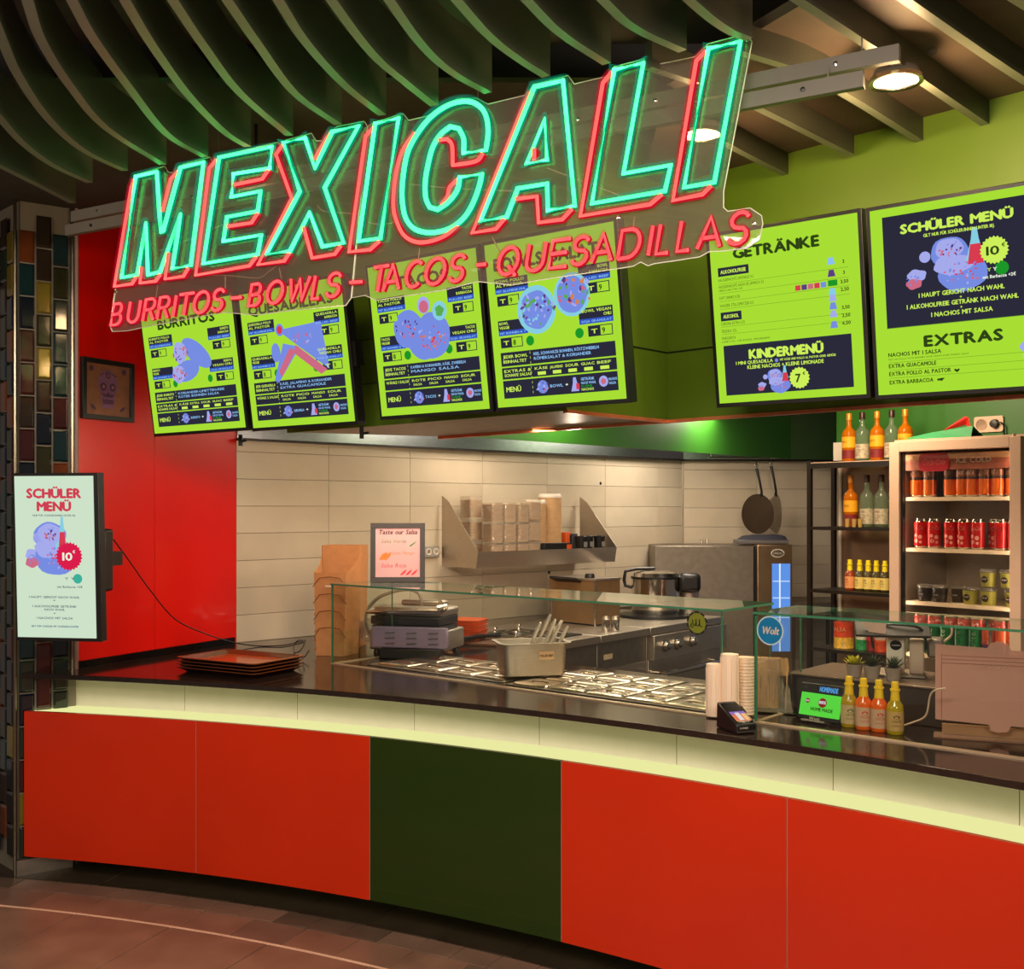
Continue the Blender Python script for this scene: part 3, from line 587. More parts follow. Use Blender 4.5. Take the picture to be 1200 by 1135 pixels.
# cables hanging between the tubes
def nuv(px, py):
    r = Vector(((px-CX)/F, 1, (CY-py)/F)); o = Vector(SIGN_O)-Vector((0, 0, EYE)); h = NF.to_3x3() @ Vector((1, 0, 0)); n = NF.to_3x3() @ Vector((0, 1, 0))
    t = o.dot(n)/r.dot(n); p = r*t+Vector((0, 0, EYE)); q = NF.inverted() @ p; return q.x, q.z
cw = mat('clear_cable', (190, 160, 140), .3)
for L in ([(232, 323), (262, 322), (300, 325), (312, 318), (322, 311)], [(183, 333), (180, 350), (178, 356)], [(262, 323), (262, 340)], [(325, 313), (328, 326)], [(490, 290), (488, 306)], [(575, 277), (583, 292), (588, 298)], [(742, 253), (740, 270)],
          [(370, 240), (378, 247), (405, 249), (420, 250)], [(430, 260), (445, 262), (465, 259)], [(480, 215), (520, 219), (575, 222), (606, 223)], [(640, 196), (690, 215), (730, 230)], [(185, 293), (202, 288), (225, 277), (260, 262)]):
    MB().tube(smooth_line([Vector((nuv(x, y)[0], .008, nuv(x, y)[1])) for x, y in L], 4), .0016, 4).build('cable', cw, sign)
screw = mat('screw_chrome', (220, 220, 215), .15, 1)
for px, py in ((437, 150), (876, 47), (136, 342), (768, 118), (678, 140), (225, 231), (725, 255), (884, 262)):
    u, z = nuv(px, py); MB().lathe([(.006, 0), (.005, .004), (0, .005)], 8, T3(u, 0, z, rx=90)).build('screw', screw, sign)

# two grey rails carrying the sign, hung from the ceiling
rail_m = mat('rail_paint', (98, 94, 84), .45, 0, .05)
for i, (x0, x1, z, y) in enumerate([(nuv(68, 262)[0], nuv(1048, 80)[0], 2.745, .055), (nuv(68, 280)[0], nuv(1008, 108)[0], 2.688, .03)]):
    t = thing('sign_rail', ['upper of the two grey rails behind the neon sign, reaching further right', 'lower of the two grey rails behind the neon sign, with bolt holes'][i], 'rail', NF @ T3(x0, y, z))
    L = x1-x0
    b = MB(); b.box(0, L, 0, .022, -.020, .020); b.build('bar', rail_m, t, bevel=.001)
    b = MB()
    for x in (0.05*L, .3*L, .5*L, .7*L, .95*L): b.lathe([(.006, 0), (.006, .004), (0, .005)], 8, T3(x, 0, 0, rx=90))
    b.build('bolts', black if i else screw, t)
    for x in (.25*L, .6*L, .97*L):
        MB().tube([(x, .011, .02), (x, .011, .30 if i == 0 else .05)], .002, 5).build('hanger', rail_m, t)

# ---- round downlights under the ceiling
lens = emit('lamp_lens', (255, 214, 165), 14)
LD = [((1050, 97), 1, 'round warm downlight at the right end of the sign rails', 110), ((822, 160), 1, 'round warm downlight glowing behind the last letter of the sign', 60), ((300, 227), 1, 'round warm downlight glowing behind the second letter of the sign', 26)]
for (px, py), s_, lab, pw in LD:
    p = foot(px, py, 2.80) if py > CY else Vector(((px-CX)/F*(1.13*F/(CY-py)), 1.13*F/(CY-py), 2.78))
    t = thing('downlight', lab, 'lamp', T3(p.x, p.y, p.z))
    MB().lathe([(.062, .014), (.068, .012), (.070, .0), (.058, .002), (.056, .010)], 28, cap=False).build('trim_ring', steel_shiny, t)
    MB().lathe([(.064, .014), (.056, .034), (.03, .04)], 24).build('housing', rail_m, t)
    MB().lathe([(.0, .006), (.056, .006)], 28, cap=False).build('lens', lens, t)
    MB().tube([(0, 0, .03), (0, 0, .26)], .006).build('stem', black, t)
    d = bpy.data.lights.new('downlight_bulb', 'POINT'); d.energy = pw*.13; d.color = (1, .62, .30); d.shadow_soft_size = .05
    lo = bpy.data.objects.new('downlight_bulb', d); COL.objects.link(lo); lo.parent = t; lo.location = (0, 0, -.055)
# clear glass pendant bulb
p = at(1093, 50, 2.95); t = thing('clear_bulb', 'small unlit clear glass bulb hanging from the ceiling beams, top right', 'bulb', p)
MB().lathe([(0, -.035), (.010, -.03), (.013, -.018), (.010, 0), (.008, .01)], 14).build('glass', clear('bulb_glass', (225, 225, 215), 1.0, .06), t)
MB().lathe([(.011, .01), (.011, .03), (.004, .035), (.002, .08)], 12).build('socket', steel_shiny, t)

# ================================================================ MENU SCREENS
lime = emit('screen_lime', (168, 222, 52), 1.0); limet = emit('print_lime', (205, 240, 90), 1.0); navy = emit('screen_navy', (42, 42, 58), 1.0)
dgreen = emit('print_dark', (46, 66, 22), 1.0); blue_e = emit('print_blue', (50, 86, 190), 1.0); paleblue = emit('print_pale_blue', (140, 190, 240), 1.0); dot_g = emit('print_green', (28, 150, 40), 1.0)
fblue = emit('food_blue', (118, 140, 225), 1.0); fpink = emit('food_pink', (205, 105, 130), 1.0); fpale = emit('food_pale', (165, 170, 235), 1.0); fred = emit('food_red', (215, 60, 80), 1.0); fcyan = emit('food_cyan', (135, 205, 225), 1.0); fgreen = emit('food_green', (90, 170, 80), 1.0); forange = emit('food_orange', (215, 130, 70), 1.0); fdark = emit('food_purple', (95, 60, 130), 1.0); limeline = emit('line_lime', (120, 165, 40), 1.0)
whitee = emit('print_white', (235, 245, 225), 1.0)
BVP = -1050; bh = Vector((CX-BVP, -F, 0)).normalized(); BANG = math.degrees(math.atan2(bh.y, bh.x)); TILT = 8.0
bn = Vector((bh.y, -bh.x, 0))                       # towards the hall
def screen_frame(px, py, Y, tilt=TILT, ang=BANG):
    return frame(at(px, py, Y), ang) @ Matrix.Rotation(R_(tilt), 4, 'X')
def puv(S, px, py):
    r = Vector(((px-CX)/F, 1, (CY-py)/F)); o = S.translation-Vector((0, 0, EYE)); n = S.to_3x3() @ Vector((0, 1, 0))
    t = o.dot(n)/r.dot(n); q = S.inverted() @ (r*t+Vector((0, 0, EYE))); return q.x, q.z
PB1 = screen_frame(737, 470.4, 3.5); PB2 = screen_frame(1200, 455, 3.13)
class Screen:
    def __init__(s, label, P, bl, br, h_, margin=(.012, .012), group=None, body=black, nmx=None):
        x0, z0 = puv(P, *bl); x1, z1 = puv(P, *br); s.w = x1-x0; s.h = h_
        s.t = thing('menu_screen', label, 'screen', P @ T3(x0, 0, z0), group)
        ml, mr = margin
        MB().box(-ml, s.w+mr, .001, .045, -.014, h_+.012).build('casing', body, s.t, bevel=.002)
        s.L = {}; s.NM = nmx or NM
    def mb(s, k):
        if k not in s.L: s.L[k] = MB()
        return s.L[k]
    def X(s, a): return a*s.w
    def Z(s, t): return (1-t)*s.h
    def rect(s, k, a0, a1, t0, t1, y=-.001):
        if k in ('navy', 'bg') and y > -.0015:
            MB().rect(s.X(a0), s.X(a1), s.Z(t1), s.Z(t0), y).build(s.NM[k][0], s.NM[k][1], s.t, smooth=False); return
        s.mb(k).rect(s.X(a0), s.X(a1), s.Z(t1), s.Z(t0), y)
    def text(s, k, t, a, tt, w=None, h=.03, bold=1, align='l', y=-.0022): s.mb(k).text(t, s.X(a), s.Z(tt), None if w is None else w*s.w, h*s.h, y, bold, align)
    def disc(s, k, a, t, r, rb=None, y=-.0012, n=20, rot=0, j=0): s.mb(k).disc(s.X(a), s.Z(t), r*s.h, (rb or r)*s.h, y, n, rot, j=j)
    def poly(s, k, P, y=-.0014): s.mb(k).poly([(s.X(a), s.Z(t)) for a, t in P], y)
    def done(s, names):
        for k, b in s.L.items():
            nm, m = names[k]; b.build(nm, m, s.t, smooth=False, kind='stuff')
NM = dict(bg=('lit_panel', lime), navy=('dark_box', navy), dk=('dark_lettering', dgreen), lt=('lime_lettering', limet), bl=('blue_strip', blue_e), pb=('pale_blue_lettering', paleblue), gd=('green_dot', dot_g),
          f1=('food_picture', fblue), f2=('food_filling', fpink), f3=('food_highlight', fpale), f4=('red_detail', fred), f5=('bowl_picture', fcyan), f6=('herbs_picture', fgreen), f7=('corn_picture', forange), f8=('bean_picture', fdark), ln=('rule_line', limeline), wh=('white_lettering', whitee), bg2=('price_badge', limet))
def star(s, k, a, t, r, n=22, y=-.0016):
    P = []
    for i in range(2*n):
        q = r*s.h*(1 if i % 2 else .88); P.append((s.X(a)+q*math.cos(math.pi*i/n), s.Z(t)+q*math.sin(math.pi*i/n)))
    s.mb(k).poly(P, y)
def speckle(s, cx, ct, ra, rt, n, ks, seed, y=-.0020, r=.010):
    rnd = random.Random(seed)
    for i in range(n):
        q = math.sqrt(rnd.random()); a = rnd.random()*6.28
        s.disc(rnd.choice(ks), cx+ra*q*math.cos(a), ct+rt*q*math.sin(a), r*(.5+rnd.random()), r*(.4+rnd.random()*.6), y-rnd.random()*.0006, 7, rnd.random()*3)
def tagbox(s, a0, a1, t0, l1, l2, l3, al='l', dot=False, price='9'):
    s.rect('navy', a0, a1, t0, t0+.062)
    s.rect('bl', a0, a1, t0+.062, t0+.092); x = a0+.012 if al == 'l' else a1-.012
    s.text('lt', l1, x, t0+.026, None if len(l1) < 9 else (a1-a0)*.85, .017, 1, al); s.text('lt', l2, x, t0+.052, None if len(l2) < 9 else (a1-a0)*.8, .017, 1, al)
    s.text('pb', l3, x, t0+.084, (a1-a0)*.88, .013, 1, al)
    b0 = a0+.01 if al == 'l' else a1-.19; tb = t0+.105
    s.rect('navy', b0, b0+.18, tb, tb+.062); s.rect('bg', b0+.092, b0+.174, tb+.005, tb+.057, -.0016)
    s.text('lt', 'T', b0+.025, tb+.045, .045, .026); s.text('dk', price, b0+.105, tb+.048, None, .032, 1); 
    if dot: s.disc('gd', (b0+.24) if al == 'l' else (b0-.065), tb+.034, .030)
def food(s, kind, cx=.5, cy=.34, k=1.0, y0=0):
    D = lambda key, a, t, r, rb=None, j=0, rot=0, y=-.0014: s.disc(key, cx+a*k, cy+t*k, r*k, (rb or r)*k, y-y0, 22, rot, j=j)
    sp = lambda a, t, ra, rt, n, ks, seed, r=.010: speckle(s, cx+a*k, cy+t*k, ra*k, rt*k, n, ks, seed, -.0020-y0, r*k)
    if kind == 'burrito':
        D('f1', .10, -.03, .20, .085, 0, -.55); D('f1', -.03, .10, .17, .082, 0, .15); D('f3', -.08, -.05, .085, .085, .05, 0, -.0016); D('f3', -.12, .12, .085, .07, .05, 0, -.0017)
        sp(-.08, -.05, .09, .06, 26, ['f2', 'f7', 'f8', 'f4'], 3); sp(-.12, .12, .10, .055, 26, ['f2', 'f4', 'f8', 'f7'], 5)
    elif kind == 'quesadilla':
        P = lambda key, L, y=-.0014: s.poly(key, [(cx+a*k, cy+t*k) for a, t in L], y-y0)
        D('f1', -.16, .04, .05, .07); P('f1', [(-.12, -.12), (.30, -.14), (.34, .20), (.02, -.02)]); P('f1', [(-.08, -.02), (.08, .02), (-.16, .26), (-.20, .24)], -.0016)
        P('f2', [(.04, .0), (.32, .20), (.26, .23), (.02, .06)], -.0018); P('f2', [(-.02, .02), (.04, .04), (-.12, .22), (-.15, .18)], -.0019)
        D('f1', -.10, -.12, .045); D('f4', -.10, -.12, .030, None, 0, 0, -.0018); sp(.10, -.03, .12, .04, 16, ['f3', 'f2'], 6)
    elif kind == 'tacos':
        D('f1', -.14, .02, .135, .125, .02); D('f1', .08, .08, .15, .15, .02, 0, -.0015); D('f1', .0, .12, .14, .11, .02, 0, -.0015)
        D('f3', .02, -.12, .055, None, 0, 0, -.0016); D('f2', .02, -.11, .040, None, 0, 0, -.0018); D('f5', .16, -.07, .062, None, 0, 0, -.0017); D('f6', .16, -.07, .035, None, .1, 0, -.0019)
        sp(-.14, .02, .13, .06, 30, ['f3', 'f2', 'f8'], 8); sp(.08, .10, .12, .08, 40, ['f2', 'f4', 'f3', 'f7'], 9)
    elif kind == 'bowls':
        D('f5', .24, -.03, .128, .128); D('f1', .24, -.03, .108, None, .02, 0, -.0015); D('f5', -.04, .03, .145, .145, 0, 0, -.0016); D('f1', -.04, .03, .115, None, .04, 0, -.0018)
        sp(-.04, .03, .15, .09, 46, ['f8', 'f6', 'f3', 'f5'], 10, .013); sp(.26, -.04, .14, .09, 30, ['f6', 'f7', 'f8', 'f3', 'f2'], 12, .016)
    elif kind == 'platter':
        D('f1', .02, -.07, .115, .095, .03); D('f3', .02, -.09, .085, .065, .04, 0, -.0015); D('f1', .10, .07, .15, .11, .03, 0, -.0016); D('f3', .04, .01, .12, .06, .06, 0, -.0017)
        D('f3', -.20, .05, .06, .04, .08); D('f2', -.22, .10, .05, .032, .08, 0, -.0016); D('f5', .16, -.01, .035, .028, 0, 0, -.0019); D('f3', -.14, -.06, .035)
        s.poly('f5', [(cx+(.17)*k, cy-.20*k), (cx+.20*k, cy-.20*k), (cx+.21*k, cy-.13*k), (cx+.24*k, cy-.02*k), (cx+.13*k, cy-.02*k), (cx+.16*k, cy-.13*k)], -.0018-y0)
        s.poly('f4', [(cx+.155*k, cy-.10*k), (cx+.22*k, cy-.10*k), (cx+.238*k, cy+.02*k), (cx+.135*k, cy+.02*k)], -.0022-y0)
        sp(.02, -.09, .08, .05, 20, ['f2', 'f1', 'f8'], 15, .008); sp(.10, .07, .14, .07, 34, ['f2', 'f4', 'f1', 'f3'], 16, .009); sp(-.22, .08, .05, .04, 12, ['f2', 'f1'], 17, .008)
def foot_table(s, t0, lines, extras, kind):
    s.rect('navy', .06, .95, t0, t0+.085); s.rect('navy', .06, .95, t0+.094, t0+.164); s.rect('navy', .06, .95, t0+.173, t0+.283)
    s.text('lt', lines[0], .08, t0+.036, .20, .019); s.text('lt', lines[1], .08, t0+.066, .19, .019)
    s.text('pb', lines[2], .33, t0+.034, .5, .018); s.text('pb', lines[3], .33, t0+.062, .44, .018)
    s.text('lt', lines[4], .08, t0+.124, .22, .018); 
    if lines[5]: s.text('lt', lines[5], .08, t0+.150, .22, .018)
    for i in range(9): s.rect('lt', .300, .303, t0+.008+i*.03, t0+.022+i*.03, -.002)
    for i, e in enumerate(extras):
        x = .33+i*.60/len(extras)
        s.text('lt', e, x, t0+.122, .5/len(extras), .016)
        if len(extras) > 4: s.rect('lt', x+.02, x+.085, t0+.135, t0+.155, -.002); 
        else: s.text('lt', 'SALSA', x+.01, t0+.148, .08, .015)
    s.text('lt', 'MENÜ', .085, t0+.243, .12, .032)
    s.disc('f1', .38, t0+.228, .040); speckle(s, .38, t0+.228, .05, .03, 9, ['f2', 'f3', 'f8'], 33, r=.009)
    s.text('pb', kind, .44, t0+.236, .10, .018); s.text('wh', '+', .56, t0+.236, .02, .02)
    s.poly('f3', [(.60, t0+.27), (.66, t0+.27), (.65, t0+.225), (.64, t0+.188), (.62, t0+.188), (.615, t0+.225)], -.0016); s.rect('f4', .64, .665, t0+.225, t0+.26, -.0019)
    s.text('pb', 'GETRÄNK', .68, t0+.210, .10, .017); s.text('pb', 'NACH WAHL', .68, t0+.232, .11, .015); s.text('gd', 'KLEINE', .68, t0+.250, .08, .013); s.text('lt', 'NACHOS', .68, t0+.270, .09, .015)
    s.disc('f3', .845, t0+.225, .032); s.disc('f2', .845, t0+.225, .018, None, -.0018, 10, 0, .1); s.text('pb', 'NACHOS', .885, t0+.222, .06, .015); s.text('pb', 'SALSA', .885, t0+.245, .05, .015)
hB = None
def topz(P, px, py): return puv(P, px, py)[1]
hL = ((topz(PB1, 407.6, 318)-topz(PB1, 416, 490.7))+(topz(PB1, 721, 262)-topz(PB1, 734.5, 468.6)))/2
BD = [((181.5, 508), (288, 500.4), 'BURRITOS', 'burrito', 'lime menu screen headed BURRITOS, leftmost above the red wall', ['JEDER BURRITO', 'BEINHALTET', 'KORIANDER-LIMETTEN-REIS', 'ROTER BOHNEN SALSA', 'EXTRAS &', 'SCHARFE SALSAS'], ['KÄSE', 'EXTRA', 'SOUR', 'GUAC', 'BEEF'], 'BURRITO', ['BURRITO POLLO', 'AL PASTOR', 'MIT BLUMENKOHL', 'BURRITO', 'BARBACOA', 'PULLED BEEF', 'BURRITO', 'VEGGIE', 'MIT BOHNEN & Y', 'BURRITO', 'VEGAN CHILI', 'SOJA GRANULAT']),
      ((297, 501.5), (416, 490.7), 'QUESADILLAS', 'quesadilla', 'lime menu screen headed QUESADILLAS, second from the left', ['JEDE QUESADILLA', 'BEINHALTET', 'KÄSE, JALAPENO & KORIANDER', 'EXTRA GUACAMOLE', 'WÄHLE 2 SALSAS', ''], ['ROTE', 'PICO', 'MANGO', 'SOUR'], 'QUESADILLA', ['QUESADILLA POLLO', 'AL PASTOR', 'MIT BLUMENKOHL', 'QUESADILLA', 'BARBACOA', 'PULLED BEEF', 'QUESADILLA', 'VEGGIE', 'MIT BOHNEN & Y', 'QUESADILLA', 'VEGAN CHILI', 'SOJA GRANULAT']),
      ((447.7, 487.7), (574, 479), 'TACOS', 'tacos', 'lime menu screen headed TACOS, third from the left', ['JEDE TACOS', 'BEINHALTET', 'KAPERN & KORIANDER, KÄSE, ZWIEBELN', 'MANGO SALSA', 'WÄHLE 1 SALSA', ''], ['ROTE', 'PICO', 'MANGO', 'SOUR'], 'TACOS', ['TACOS POLLO', 'AL PASTOR', 'MIT BLUMENKOHL', 'TACOS', 'BARBACOA', 'PULLED BEEF', 'TACOS', 'VEGGIE', 'MIT BOHNEN & Y', 'TACOS', 'VEGAN CHILI', 'SOJA GRANULAT']),
      ((584, 477.6), (734.5, 468.6), 'BOWLS, SALATS', 'bowls', 'lime menu screen headed BOWLS, SALATS with two round bowls', ['JEDER BOWL', 'BEINHALTET', 'REIS, SCHWARZE BOHNEN, RÖSTZWIEBELN', 'RÖMERSALAT & KORIANDER', 'EXTRAS &', 'SCHARFE SALSAS'], ['KÄSE', 'JALAPENO', 'SOUR', 'GUAC', 'BEEF'], 'BOWL', ['BOWL POLLO', 'AL PASTOR', 'MIT BLUMENKOHL', 'BOWL', 'BARBACOA', 'PULLED BEEF', 'BOWL', 'VEGGIE', 'MIT BOHNEN & Y', 'BOWL VEGAN', 'CHILI', 'SOJA GRANULAT'])]
for bl, br, ti, kd, lab, ln, ex, nm, tg in BD:
    s = Screen(lab, PB1, bl, br, hL)
    s.rect('bg', 0, 1, 0, 1, -.0003)
    tw = {'TACOS': .46, 'BURRITOS': .62, 'QUESADILLAS': .82, 'BOWLS, SALATS': .86}[ti]
    s.text('dk', ti, .5, .165, tw, .072, 2, 'c')
    tagbox(s, .06, .33, .215, *tg[0:3]); tagbox(s, .72, .95, .215, *tg[3:6], al='r'); tagbox(s, .06, .30, .47, *tg[6:9], dot=True, price='8'); tagbox(s, .70, .95, .46, *tg[9:12], al='r', dot=True)
    food(s, kd, .48 if kd != 'bowls' else .42, .42 if kd != 'bowls' else .40)
    foot_table(s, .665, ln, ex, nm)
    s.done(NM)
    MB().box(s.w*.3, s.w*.7, .045, .12, s.h*.35, s.h*.6).build('wall_mount', black, s.t)
    if kd == 'quesadilla': MB().box(s.w+.012, s.w+.03, .01, .05, s.h*.38, s.h*.55).build('side_plug', black, s.t)

# drinks screen
h5 = topz(PB2, 1011, 249.5)-topz(PB2, 1015.5, 463.2); 
s = Screen('lime menu screen headed GETRÄNKE with a dark KINDERMENÜ box', PB2, (843.5, 472.7), (1015.5, 463.2), h5, (.014, .013))
s.rect('bg', 0, 1, 0, 1, -.0003)
s.text('dk', 'GETRÄNKE', .17, .147, .58, .062, 2)
s.rect('navy', .05, .27, .190, .242); s.text('lt', 'ALKOHOLFREIE', .07, .227, .18, .022)
s.rect('navy', .05, .20, .455, .507); s.text('lt', 'ALKOHOL', .07, .491, .11, .022)
for i, (t, tt, w_, bd) in enumerate([('HAUSGEMACHTE LIMONADE 0,3', .272, .25, 0), ('HAUSGEMACHTE AGUA DE JAMAICA 0,3', .312, .32, 0), ('HIBISKUSBLÜTEN TEE', .330, .17, 0), ('SOFT DRINKS 0,33L', .378, .15, 0), ('WASSER STILL/SPRITZIG 0,5', .424, .24, 0), ('CORONA EXTRA 0,33', .532, .17, 0), ('TEQUILA 2CL', .576, .11, 0), ('MARGARITA', .618, .10, 0), ('LIMETTE, ORANGE, ERDBEERE', .636, .34, 0)]):
    s.text('dk', t, .05, tt, w_, .018 if tt not in (.330, .636) else .010, bd)
for tt in (.285, .340, .388, .434, .54, .585): s.rect('ln', .05, .93, tt, tt+.0025)
for tt, p in ((.262, '3'), (.322, '3'), (.372, '3,50'), (.415, '2,50'), (.515, '3,50'), (.560, '2,50'), (.602, '6,50')): s.text('dk', p, .90, tt, None, .020, 1, 'c')
for tt, k in ((.250, 'pb'), (.318, 'f8'), (.420, 'f5'), (.455, 'f3'), (.50, 'f1'), (.545, 'f3'), (.605, 'f1')): s.poly(k, [(.805, tt-.028), (.835, tt-.028), (.845, tt+.01), (.795, tt+.01)])
for i, k in enumerate(['f4', 'f8', 'f2', 'f4', 'f1']): s.rect(k, .58+i*.042, .615+i*.042, .352, .382, -.0016)
s.rect('gd', .795, .855, .347, .380, -.0018)
s.rect('navy', .055, .925, .655, .955)
s.text('bg2', 'KINDERMENÜ', .49, .745, .50, .055, 2, 'c', -.003)
s.text('lt', '1 MINI QUESADILLA', .14, .775, .26, .020); s.disc('f1', .425, .768, .011); s.text('lt', 'MIT KÄSE UND POLLO AL PASTOR ODER GEMÜSE', .45, .772, .37, .013)
s.text('lt', 'KLEINE NACHOS + KLEINE LIMONADE', .48, .805, .52, .022, 1, 'c')
food(s, 'platter', .40, .885, .42, .0005); star(s, 'bg2', .575, .880, .064, 18, -.003); s.text('dk', '7', .55, .905, None, .050, 1, 'l', -.0042); s.text('dk', '€', .60, .865, None, .018, 1, 'l', -.0042)
s.done(NM)
# schüler screen
x6, z6 = puv(PB2, 1029.8, 463); brx = (1247, 451.5)
h6 = topz(PB2, 1026, 246.5)-z6
s = Screen('lime menu screen with a dark SCHÜLER MENÜ box above EXTRAS, rightmost', PB2, (1029.8, 463), brx, h6, (.013, .016))
s.rect('bg', 0, 1, 0, 1, -.0003)
s.rect('navy', .07, .93, .045, .640); s.rect('ln', .068, .932, .640, .643)
s.text('bg2', 'SCHÜLER MENÜ', .475, .146, .60, .048, 2, 'c'); s.text('lt', 'GILT NUR FÜR SCHÜLER/INNEN UNTER 18J.', .49, .180, .38, .017, 1, 'c')
food(s, 'platter', .42, .335, .84)
star(s, 'bg2', .675, .296, .072, 22, -.003); s.text('dk', '10', .635, .320, .065, .046, 1, 'l', -.0042); s.text('dk', '€', .715, .285, None, .02, 1, 'l', -.0042)
s.disc('gd', .710, .390, .034); s.text('wh', 'Y', .665, .40, .02, .018); s.text('lt', 'Y', .635, .40, .02, .018); s.text('wh', 'mit Barbacoa +2€', .61, .436, .17, .017)
s.text('bg2', '1 HAUPT GERICHT NACH WAHL', .49, .494, .46, .024, 1, 'c'); s.text('bg2', '+', .49, .520, None, .016, 1, 'c'); s.text('bg2', '1 ALKOHOLFREIE GETRÄNK NACH WAHL', .49, .549, .60, .024, 1, 'c'); s.text('bg2', '+', .49, .573, None, .016, 1, 'c'); s.text('bg2', '1 NACHOS MIT SALSA', .49, .602, .33, .024, 1, 'c')
s.text('dk', 'EXTRAS', .49, .755, .42, .058, 2, 'c')
for t, tt, w_ in (('NACHOS MIT 1 SALSA', .795, .30), ('EXTRA GUACAMOLE', .856, .27), ('EXTRA POLLO AL PASTOR', .899, .35), ('EXTRA BARBACOA', .945, .25)): s.text('dk', t, .07, tt, w_, .022, 1)
s.text('dk', 'PICO DE GALLO, ROTE BOHNEN, SOUR CREAM, KÄSE, MANGO SALSA', .07, .814, .45, .009, 0)
for tt in (.826, .868, .910): s.rect('ln', .07, .93, tt, tt+.0025)
s.poly('dk', [(.44, .884), (.452, .890), (.464, .884), (.467, .893), (.452, .905), (.437, .893)]); s.poly('dk', [(.34, .932), (.37, .928), (.385, .93), (.375, .936), (.368, .945), (.35, .94), (.345, .945)])
s.disc('f3', .82, .80, .033, .026, j=.06); s.disc('f2', .83, .795, .015, None, -.0018); s.disc('f5', .82, .845, .018, .014)
s.done(NM)

# ================================================================ portrait screen on the left column
pale = emit('screen_pale', (205, 226, 200), 1.0); pinkr = emit('print_pink_red', (208, 62, 82), 1.0); greyt = emit('print_grey', (95, 110, 120), 1.0); teal = emit('print_teal', (60, 175, 155), 1.0); crim = emit('badge_crimson', (218, 30, 75), 1.0)
NM2 = dict(NM, bg=('lit_panel', pale), rd=('red_lettering', pinkr), gy=('grey_lettering', greyt), cr=('round_badge', crim), tl=('teal_dot', teal), bt=('blue_lettering', emit('print_navy_blue', (60, 80, 130), 1)))
pv = screen_frame(21, 746, 4.42, 2.2, -9)
x0, z0 = puv(pv, 21, 746); x1, _ = puv(pv, 113.2, 749); _, zt = puv(pv, 63, 557.5)
S_ = Screen('pale green portrait screen headed SCHÜLER MENÜ in red, in front of the tiled column', pv, (21, 746), (113.2, 749), zt-z0, (.008, .020), nmx=NM2)
s = S_; s.rect('bg', 0, 1, 0, 1, -.0003)
s.text('rd', 'SCHÜLER', .5, .135, .68, .058, 2, 'c'); s.text('rd', 'MENÜ', .5, .215, .42, .058, 2, 'c'); s.text('gy', 'NUR FÜR SCHÜLER/INNEN UNTER 18J.', .5, .248, .54, .011, 1, 'c')
food(s, 'platter', .42, .44, .95); star(s, 'cr', .68, .495, .090, 24, -.003); s.text('wh', '10', .60, .52, .12, .050, 1, 'l', -.0042); s.text('wh', '€', .73, .475, None, .018, 1, 'l', -.0042)
s.disc('tl', .78, .633, .030); s.text('gy', 'Y Y', .62, .64, .12, .016); s.text('gy', 'mit Barbacoa +2€', .52, .69, .32, .014); 
for t, tt, w_ in (('1 HAUPT GERICHT NACH WAHL', .755, .64), ('+', .775, .03), ('1 ALKOHOLFREIE GETRÄNK', .812, .56), ('NACH WAHL', .832, .26), ('+', .855, .03), ('1 NACHOS MIT SALSA', .885, .46)): s.text('gy', t, .48, tt, w_, .014, 1, 'c')
s.text('bt', 'GILT FÜR SCHÜLER MIT SCHÜLERAUSWEIS', .48, .935, .60, .011, 1, 'c')
s.done(NM2)
MB().box(s.w*.25, s.w*.55, .045, .36, s.h*.45, s.h*.55).build('mount_arm', black, s.t)
# black box on the red wall behind the screen
p = at(122, 655, 4.72); t = thing('wall_bracket', 'black swivel bracket box between the portrait screen and the red wall', 'bracket', T3(p.x, p.y, p.z, -9))
b = MB(); b.box(-.03, .035, -.06, .02, -.135, .13); b.build('box', black, t, bevel=.012)
b = MB(); b.box(-.02, .02, .02, .12, -.03, .03); b.build('arm', black, t)
MB().tube([(-.035, -.062, .05), (.0, -.066, .045), (.033, -.062, .035)], .0025).build('clip', steel, t)
MB().tube([(-.035, -.062, -.01), (.034, -.064, -.008)], .0025).build('clip', steel, t)
cab = [at(133, 632, 4.75), at(150, 655, 4.9), at(175, 690, 5.05), at(205, 725, 5.35), at(240, 742, 5.62), at(272, 752, 5.86)]
c2 = foot(300, 756.5, .915); c3 = foot(330, 756, .915); c4 = foot(348, 752.5, .915); c5 = foot(358, 750, .915)
MB().tube(smooth_line(cab+[c2, c3, c4, c5], 6), .0032, 6).build('power_cable', black, label='thin black power cable sagging across the red wall onto the worktop', cat='cable')
lp = [foot(345, 765, .93), foot(352, 762, .96), foot(357, 752, .98), foot(350, 750, .96), foot(344, 757, .93), foot(347, 768, .92), foot(356, 770, .925), foot(362, 762, .95)]
MB().tube(smooth_line(lp, 5), .003, 6).build('coiled_cable', black, label='loose black cable loop beside the kraft bag stack', cat='cable')

# framed print on the red wall
pq = WF @ T3(.012, -.0, 0); lx = .0
t = thing('framed_print', 'black framed print of a decorated skull on the red wall', 'picture', WF @ T3(.005, -.024, 2.065))
Wd, Hd = .315, .285
b = MB(); fr = .022
b.box(0, Wd, 0, .022, 0, fr); b.box(0, Wd, 0, .022, Hd-fr, Hd); b.box(0, fr, 0, .022, fr, Hd-fr); b.box(Wd-fr, Wd, 0, .022, fr, Hd-fr); b.build('frame', black, t, bevel=.001)
b = MB(); b.rect(fr, Wd-fr, fr, Hd-fr, .012); b.build('print_paper', mat('tan_paper', (150, 96, 66), .5, 0, .15, 20), t)
b = MB(); cx, cz = Wd/2, Hd/2
b.disc(cx, cz+.03, .062, .065, .011, 26); b.poly([(cx-.045, cz-.02), (cx+.045, cz-.02), (cx+.035, cz-.085), (cx-.035, cz-.085)], .011)
